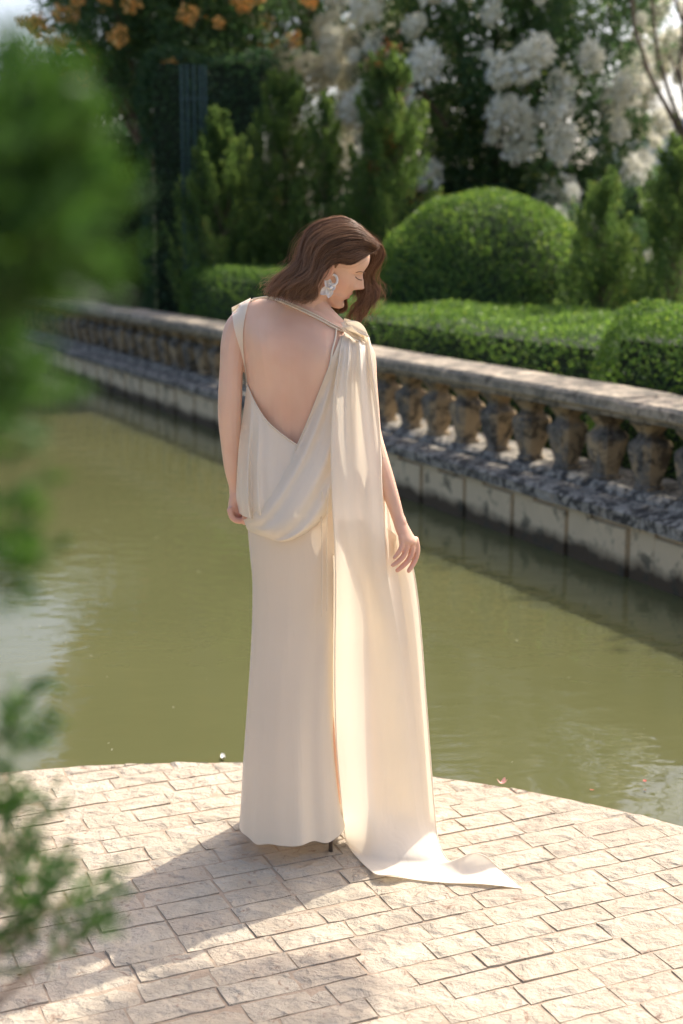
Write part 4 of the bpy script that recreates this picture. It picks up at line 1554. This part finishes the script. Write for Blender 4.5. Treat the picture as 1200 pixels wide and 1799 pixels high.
cord('back_cord', [(440, 529, 3.7), (457, 523.5, 3.7), (480, 525.5, 3.7), (515, 539, 3.68), (555, 558, 3.67), (590, 577, 3.67), (604, 583, 3.67)], .0026, M_satin)
cord('back_cord', [(444, 525, 3.7), (475, 521.5, 3.7), (510, 533, 3.68), (550, 551, 3.67), (585, 570, 3.67), (606, 580, 3.67)], .0022, M_satin)
cord('back_cord', [(591, 578, 3.66), (589, 595, 3.66), (584, 615, 3.65), (581, 635, 3.65), (577, 650, 3.64)], .0026, M_satin, .006)
cord('hanging_cord', [(566, 862, 3.572), (565, 900, 3.585), (566, 960, 3.598), (566, 1020, 3.602), (565, 1083, 3.604)], .0018, M_satin, parent=GOWN, skin=False)
cord('hanging_cord', [(577, 855, 3.572), (575, 900, 3.585), (574, 960, 3.600), (575, 1020, 3.606), (575, 1073, 3.608)], .0018, M_satin, parent=GOWN, skin=False)


def petal_sheet(name, c, ax, side, up, L, Wd, curl, mat, parent, ruff=0.0, m=14, n=11, cup=.3, ph=0.0):
    Wg = np.zeros((m, n, 3))
    for i in range(m):
        t = i / (m - 1)
        wd = Wd * math.sin(math.pi * (.10 + .86 * t)) ** .8
        for k in range(n):
            s = 2 * k / (n - 1) - 1
            h = curl * t * t * L + cup * wd * s * s + ruff * math.sin(5 * t + 4 * s + ph) * (.3 + abs(s))
            Wg[i, k] = c + ax * L * (t - .05 * s * s) + side * wd * s * .5 + up * h
    return sheet(name, Wg, mat, parent)


# knot of folded satin on the right shoulder
kc = P(622, 582, 3.69)
for k, (p0, p1, wd, ph_) in enumerate((((603, 566), (640, 596), .030, 0.0), ((607, 572), (644, 602), .026, 1.3), ((601, 575), (636, 603), .026, 2.2), ((610, 566), (648, 592), .022, 3.1))):
    a, b = P(*p0, 3.69 - .006 * k), P(*p1, 3.68 - .006 * k)
    ax = unit(b - a); L = np.linalg.norm(b - a)
    up = unit(np.array([.25, -1, .55])); side = unit(np.cross(ax, up))
    petal_sheet('shoulder_knot', a, ax, side, up, L, wd, .05, M_satin, GOWN, .004, cup=.45, ph=ph_)

# ------------------------------------------------------------------ shoes
for ax_, ay_ in ((-.175, 3.86), (HEEL_R[0], HEEL_R[1] + .02)):
    ft = np.array([(ax_, ay_ - .018, .105), (ax_, ay_ + .02, .083), (ax_ + .004, ay_ + .07, .050), (ax_ + .008, ay_ + .115, .022), (ax_ + .008, ay_ + .165, .014), (ax_ + .006, ay_ + .20, .010)])
    vtx, fc = tube_vf(ft, [.024, .031, .033, .031, .022, .008], 14)
    vtx = [(p[0], p[1], max(p[2], .001)) for p in vtx]
    sh = mesh_obj('shoe', vtx, fc, M_shoe, WOM, True)
    vtx, fc = tube_vf([(ax_, ay_ - .022, .10), (ax_, ay_ - .024, .06), (ax_, ay_ - .023, .02), (ax_, ay_ - .022, .001)], [.014, .007, .0055, .006], 8)
    mesh_obj('heel', vtx, fc, M_shoe, sh, True)

# ------------------------------------------------------------------ face details
cord('eyelashes', [(624.5, 486.5, 3.7), (628, 489.5, 3.7), (632, 491.5, 3.7), (636.5, 492, 3.7)], .0009, M_lash, .0006, 14, WOM)
cord('eyebrow', [(625, 479, 3.7), (631, 477, 3.7), (637, 477.5, 3.7), (642, 480, 3.7)], .0014, M_brow, .0004, 14, WOM)

# ------------------------------------------------------------------ earring: folded white petals and a loop
ER = empty('earring', (0, 0, 0), WOM)
ec = HW(np.array([.004, .082, .070]))
EY = hitY(577, 500) or 3.69
base_ = P(580, 492, EY - .012)


def PE(x, y, d=0.0): return P(x, y, EY - .012 - d)


up = np.array([0, -1.0, 0])
for (a0, a1, wd, cu, ph_) in (((580, 505), (562, 517), .021, .2, .5), ((580, 504), (577, 524), .020, .1, 1.7), ((578, 506), (590, 499), .022, .15, 2.4), ((579, 507), (574, 484), .020, .12, 3.3)):
    a, b = PE(*a0), PE(*a1)
    ax = unit(b - a); side = unit(np.cross(ax, up)); L = np.linalg.norm(b - a)
    petal_sheet('petal', a, ax, side, up, L, wd, cu, M_earring, ER, .0016, 12, 9, .35, ph_)
lp = [PE(579 + 7.5 * math.sin(t) + 6, 492 - 9.5 * math.cos(t), .003) for t in np.linspace(0, 2 * math.pi, 22)]
vtx, fc = tube_vf(lp, .0032, 8, False); mesh_obj('loop', vtx, fc, M_earring, ER, True)
vtx, fc = tube_vf([PE(577, 503, .006), PE(580, 506, .009), PE(584, 505, .006)], [.003, .006, .003], 8); mesh_obj('bead', vtx, fc, M_earring, ER, True)

# ------------------------------------------------------------------ hair


def resample(a, n):
    a = np.array(a, float)
    return hermite(np.arange(len(a)), a, np.linspace(0, len(a) - 1, n))


NPT = 26


def guide_world(gl, off):
    out = []
    for g_ in gl:
        q = resample(g_, NPT)
        Y = q[:, 2].copy()
        if off is not None:
            for i in range(NPT):
                h = hitY(q[i, 0], q[i, 1])
                if h is not None: Y[i] = min(Y[i], h - off)
            for _ in range(5): Y[1:-1] = (Y[:-2] + 2 * Y[1:-1] + Y[2:]) / 4
        out.append(Pv(q[:, 0], q[:, 1], Y))
    return np.array(out)


NEAR = [[(655, 424, 3.73), (632, 398, 3.725), (604, 382.5, 3.72), (571, 387, 3.715), (545, 405, 3.71), (528, 433, 3.705), (518, 462, 3.70), (494, 492, 3.69), (470, 514, 3.685)],
        [(660, 427, 3.72), (634, 405, 3.70), (604, 397, 3.69), (574, 406, 3.685), (550, 428, 3.68), (536, 454, 3.675), (520, 480, 3.67), (497, 505, 3.665), (478, 519, 3.66)],
        [(663, 431, 3.71), (636, 414, 3.69), (606, 411, 3.68), (578, 423, 3.67), (557, 445, 3.665), (543, 470, 3.66), (529, 494, 3.655), (512, 512, 3.65), (497, 520, 3.65)],
        [(662, 436, 3.71), (638, 426, 3.69), (610, 427, 3.675), (584, 440, 3.665), (564, 460, 3.66), (551, 482, 3.655), (540, 502, 3.65), (526, 516, 3.645), (512, 523, 3.645)],
        [(656, 440, 3.72), (636, 440, 3.69), (612, 446, 3.675), (588, 451, 3.665), (567, 463, 3.66), (556, 483, 3.655), (551, 503, 3.65), (540, 516, 3.645), (527, 522, 3.645)],
        [(648, 444, 3.725), (632, 456, 3.70), (614, 464, 3.685), (594, 461, 3.675), (573, 463, 3.665), (560, 479, 3.66), (556, 499, 3.655), (550, 513, 3.65), (540, 520, 3.65)]]
FAR = [[(640, 408, 3.76), (664, 422, 3.765), (673, 440, 3.77), (668, 460, 3.775), (659, 478, 3.78), (656, 497, 3.785), (660, 515, 3.785), (652, 534, 3.78), (642, 552, 3.775)],
       [(644, 416, 3.755), (662, 432, 3.765), (666, 450, 3.77), (657, 468, 3.78), (648, 486, 3.785), (647, 506, 3.785), (652, 524, 3.785), (644, 545, 3.78), (633, 563, 3.775)],
       [(648, 424, 3.75), (658, 438, 3.765), (656, 456, 3.775), (648, 474, 3.785), (641, 494, 3.79), (639, 513, 3.79), (643, 532, 3.785), (634, 551, 3.78), (622, 566, 3.775)],
       [(648, 434, 3.76), (652, 448, 3.77), (648, 466, 3.785), (641, 486, 3.795), (634, 508, 3.80), (631, 524, 3.795), (632, 540, 3.79), (622, 552, 3.785), (608, 560, 3.78)]]
UNDER = [[(642, 440, 3.80), (630, 478, 3.815), (616, 512, 3.81), (606, 538, 3.80), (598, 556, 3.79)],
         [(632, 440, 3.81), (612, 480, 3.82), (598, 510, 3.815), (590, 534, 3.805), (584, 549, 3.79)],
         [(622, 440, 3.82), (600, 480, 3.825), (584, 508, 3.815), (576, 528, 3.805), (572, 540, 3.79)]]
BACK = [[(630, 402, 3.76), (604, 383, 3.75), (572, 387, 3.755), (546, 406, 3.765), (530, 434, 3.77), (524, 465, 3.77), (504, 492, 3.76), (486, 508, 3.74), (472, 515, 3.725)],
        [(630, 420, 3.80), (604, 405, 3.81), (578, 410, 3.82), (556, 432, 3.82), (546, 458, 3.81), (534, 482, 3.80), (518, 502, 3.78), (500, 514, 3.75), (486, 519, 3.73)]]


def strands(gw, n, rad, jit, wave, tint0, seed, tip=.35, clumps=26, lift=0.0, spread=.005, tvar=.13):
    """n strands gathered in locks; each lock has its own path, wave and shade"""
    rg = np.random.default_rng(seed)
    m = len(gw)
    t = np.linspace(0, 1, NPT)
    cl_s = (np.arange(clumps) + rg.uniform(0, 1, clumps)) / clumps * (m - 1)
    cl_ph = rg.uniform(0, 6.28, clumps); cl_f = rg.uniform(1.4, 2.6, clumps); cl_j = rg.normal(0, 1, (clumps, 3)); cl_w = rg.uniform(.5, 1.3, clumps)
    cl_t = rg.normal(0, tvar, clumps); cl_d = np.abs(rg.normal(0, 1, clumps)); cl_l = rg.uniform(.93, 1.06, clumps)
    V, T, TI = [], [], []
    base = 0
    for k in range(n):
        c = k % clumps
        s = float(np.clip(cl_s[c] + rg.normal(0, .012 * (m - 1)), 0, m - 1))
        i = min(int(s), m - 2); a = s - i
        p = gw[i] * (1 - a) + gw[i + 1] * a
        L = max(8, int(NPT * min(1, cl_l[c] * rg.uniform(.88, 1.06))))
        grow = np.clip((t - .12) / .6, 0, 1)[:, None]
        pinch = (.45 + .55 * np.abs(t - .75) / .75)[:, None]
        off = cl_j[c] * spread * grow + rg.normal(0, 1, 3) * jit * (.4 + .6 * pinch)
        off = off + np.array([0, -lift, 0]) + np.array([0, -.0045, 0]) * .6 * cl_d[c] * np.clip(t * 4, 0, 1)[:, None]
        wv = wave * cl_w[c] * np.clip((t - .15) / .6, 0, 1) ** 1.2 * np.sin(2 * math.pi * cl_f[c] * t + cl_ph[c] + rg.normal(0, .15))
        tan = unit(np.gradient(p, axis=0))
        sd = unit(np.cross(tan, np.array([0, -1.0, 0.2])))
        q = p + off + sd * wv[:, None] + np.array([0, -.6, 0]) * np.roll(wv, 2)[:, None] * .6
        q = q[:L]
        r = rad * rg.uniform(.7, 1.3) * np.linspace(1, tip, L)
        tn = unit(np.gradient(q, axis=0)); a1 = unit(np.cross(tn, np.array([.3, -.9, .2]))); a2 = np.cross(tn, a1)
        ring = np.stack([q + r[:, None] * (math.cos(w_) * a1 + math.sin(w_) * a2) for w_ in (0, 2.094, 4.189)], 1)
        V.append(ring.reshape(-1, 3))
        idx = base + np.arange((L - 1))[:, None] * 3
        for j in range(3):
            j2 = (j + 1) % 3
            T.append(np.concatenate([idx + np.array([j, j2, 3 + j2]), idx + np.array([j, 3 + j2, 3 + j])]))
        TI.append(np.clip(np.repeat(tint0 + cl_t[c] + rg.normal(0, .2) + .22 * (t[:L] - .5), 3), 0, 1))
        base += L * 3
    return np.concatenate(V), np.concatenate(T), np.concatenate(TI)


def wavy(gw, n, amp, freq, ph0, dph, ampy):
    """more guides, with soft shared waves that grow towards the ends"""
    m = len(gw)
    g_ = hermite(np.arange(m), gw.reshape(m, -1), np.linspace(0, m - 1, n)).reshape(n, NPT, 3)
    t = np.linspace(0, 1, NPT)
    for k in range(n):
        env = np.clip((t - .18) / .5, 0, 1) ** 1.2
        p_ = 2 * math.pi * freq * t + ph0 + dph * k / (n - 1) + .5 * math.sin(k * 1.7)
        tan = unit(np.gradient(g_[k], axis=0)); sd = unit(np.cross(tan, np.array([0, -1.0, .2])))
        g_[k] = g_[k] + sd * (amp * env * np.sin(p_))[:, None] + np.array([0, -1.0, 0]) * (ampy * env * (.5 + .5 * np.sin(p_ + 1.2)))[:, None]
    return g_


gN = wavy(guide_world(NEAR, .010), 14, .008, 2.4, .4, 2.6, .011)
gF = wavy(guide_world(FAR, None), 9, .009, 2.3, 1.0, 1.6, .010)
gU = wavy(guide_world(UNDER, None), 6, .004, 2.0, .5, 1.0, .004)
gB = wavy(guide_world(BACK, None), 6, .009, 2.4, .2, 1.0, .008)
hair_sets = [strands(gN, 3600, .00042, .0017, .0050, .48, 1, lift=.003, clumps=210, spread=.0042),
             strands(gN, 800, .00040, .0016, .0080, .66, 2, lift=.005, clumps=80, spread=.007),
             strands(gB, 1000, .00045, .0025, .008, .40, 3, clumps=36, spread=.009),
             strands(gU, 700, .00045, .002, .006, .45, 8, clumps=22, spread=.004),
             strands(gF, 1300, .00044, .0018, .008, .50, 4, clumps=26, spread=.005),
             strands(gF, 130, .00032, .004, .014, .85, 5, clumps=34, spread=.011), strands(gB, 170, .00034, .004, .012, .85, 6, clumps=80, spread=.013),
             strands(gB, 150, .00040, .002, .014, .9, 9, clumps=150, spread=.020),
             strands(gF, 70, .00040, .002, .014, .9, 10, clumps=70, spread=.016),
             strands(gN, 200, .00030, .004, .010, .8, 7, clumps=90, lift=.004, spread=.010)]


def sheet_tris(gw, dy):
    """underlayer lofted between the guides so no scalp shows"""
    m = len(gw)
    dense = hermite(np.arange(m), gw.reshape(m, -1), np.linspace(0, m - 1, 30)).reshape(30, NPT, 3) + np.array([0, dy, 0])
    dense = dense[:, :NPT - 3]
    n = dense.shape[1]
    T = []
    for i in range(29):
        for k in range(n - 1):
            a = i * n + k
            T += [(a, a + 1, a + n + 1), (a, a + n + 1, a + n)]
    return dense.reshape(-1, 3), np.array(T), np.full(30 * n, .08)


hair_sets += [sheet_tris(gN, .004), sheet_tris(gB, .0), sheet_tris(gF, .006), sheet_tris(gU, .004)]
# a cap grown from the skull itself, behind the hairline
capV, capT = [], []
nz, na = 40, 72
zc = np.linspace(.055, .2249, nz)
fa, ba, wa = hermite(zs, xf, zc), hermite(zs, xb, zc), hermite(zs, ww, zc)
ca = np.linspace(0, 2 * math.pi, na, endpoint=False)
for z, a, b_, wd in zip(zc, fa, ba, wa):
    xm = a * .38 + b_ * .62
    cs, sn = np.cos(ca), np.sin(ca)
    x = np.where(cs > 0, xm + (a - xm) * np.abs(cs) ** .86, xm - (xm - b_) * np.abs(cs) ** .95)
    y = wd * np.sign(sn) * np.abs(sn) ** .92
    nrm_ = unit(np.stack([cs, sn, np.full(na, max(0, (z - .12) / .08))], -1))
    capV.append(HW(np.stack([x, y, np.full(na, z)], -1) + nrm_ * .0075))
capV = np.concatenate(capV)
cl = head_local(capV)
okv = (cl[:, 0] < .010 + .42 * (cl[:, 2] - .115)) & (cl[:, 0] < .058) & ((cl[:, 2] > .115) | (cl[:, 0] < -.028)) | (cl[:, 2] > .205)
for i in range(nz - 1):
    for k in range(na):
        a = i * na + k; b_ = i * na + (k + 1) % na
        if okv[a] and okv[b_] and okv[a + na] and okv[b_ + na]:
            capT += [(a, b_, b_ + na), (a, b_ + na, a + na)]
hair_sets.append((capV, np.array(capT), np.full(len(capV), .25)))
V, T, TI = [], [], []
b = 0
for v_, t_, ti in hair_sets:
    V.append(v_); T.append(t_ + b); TI.append(ti); b += len(v_)
V = np.concatenate(V) - wl_
me = fast_mesh('hair', V, np.concatenate(T), M_hair, np.concatenate(TI), smooth=True)
HAIR = link(bpy.data.objects.new('hair', me), WOM)
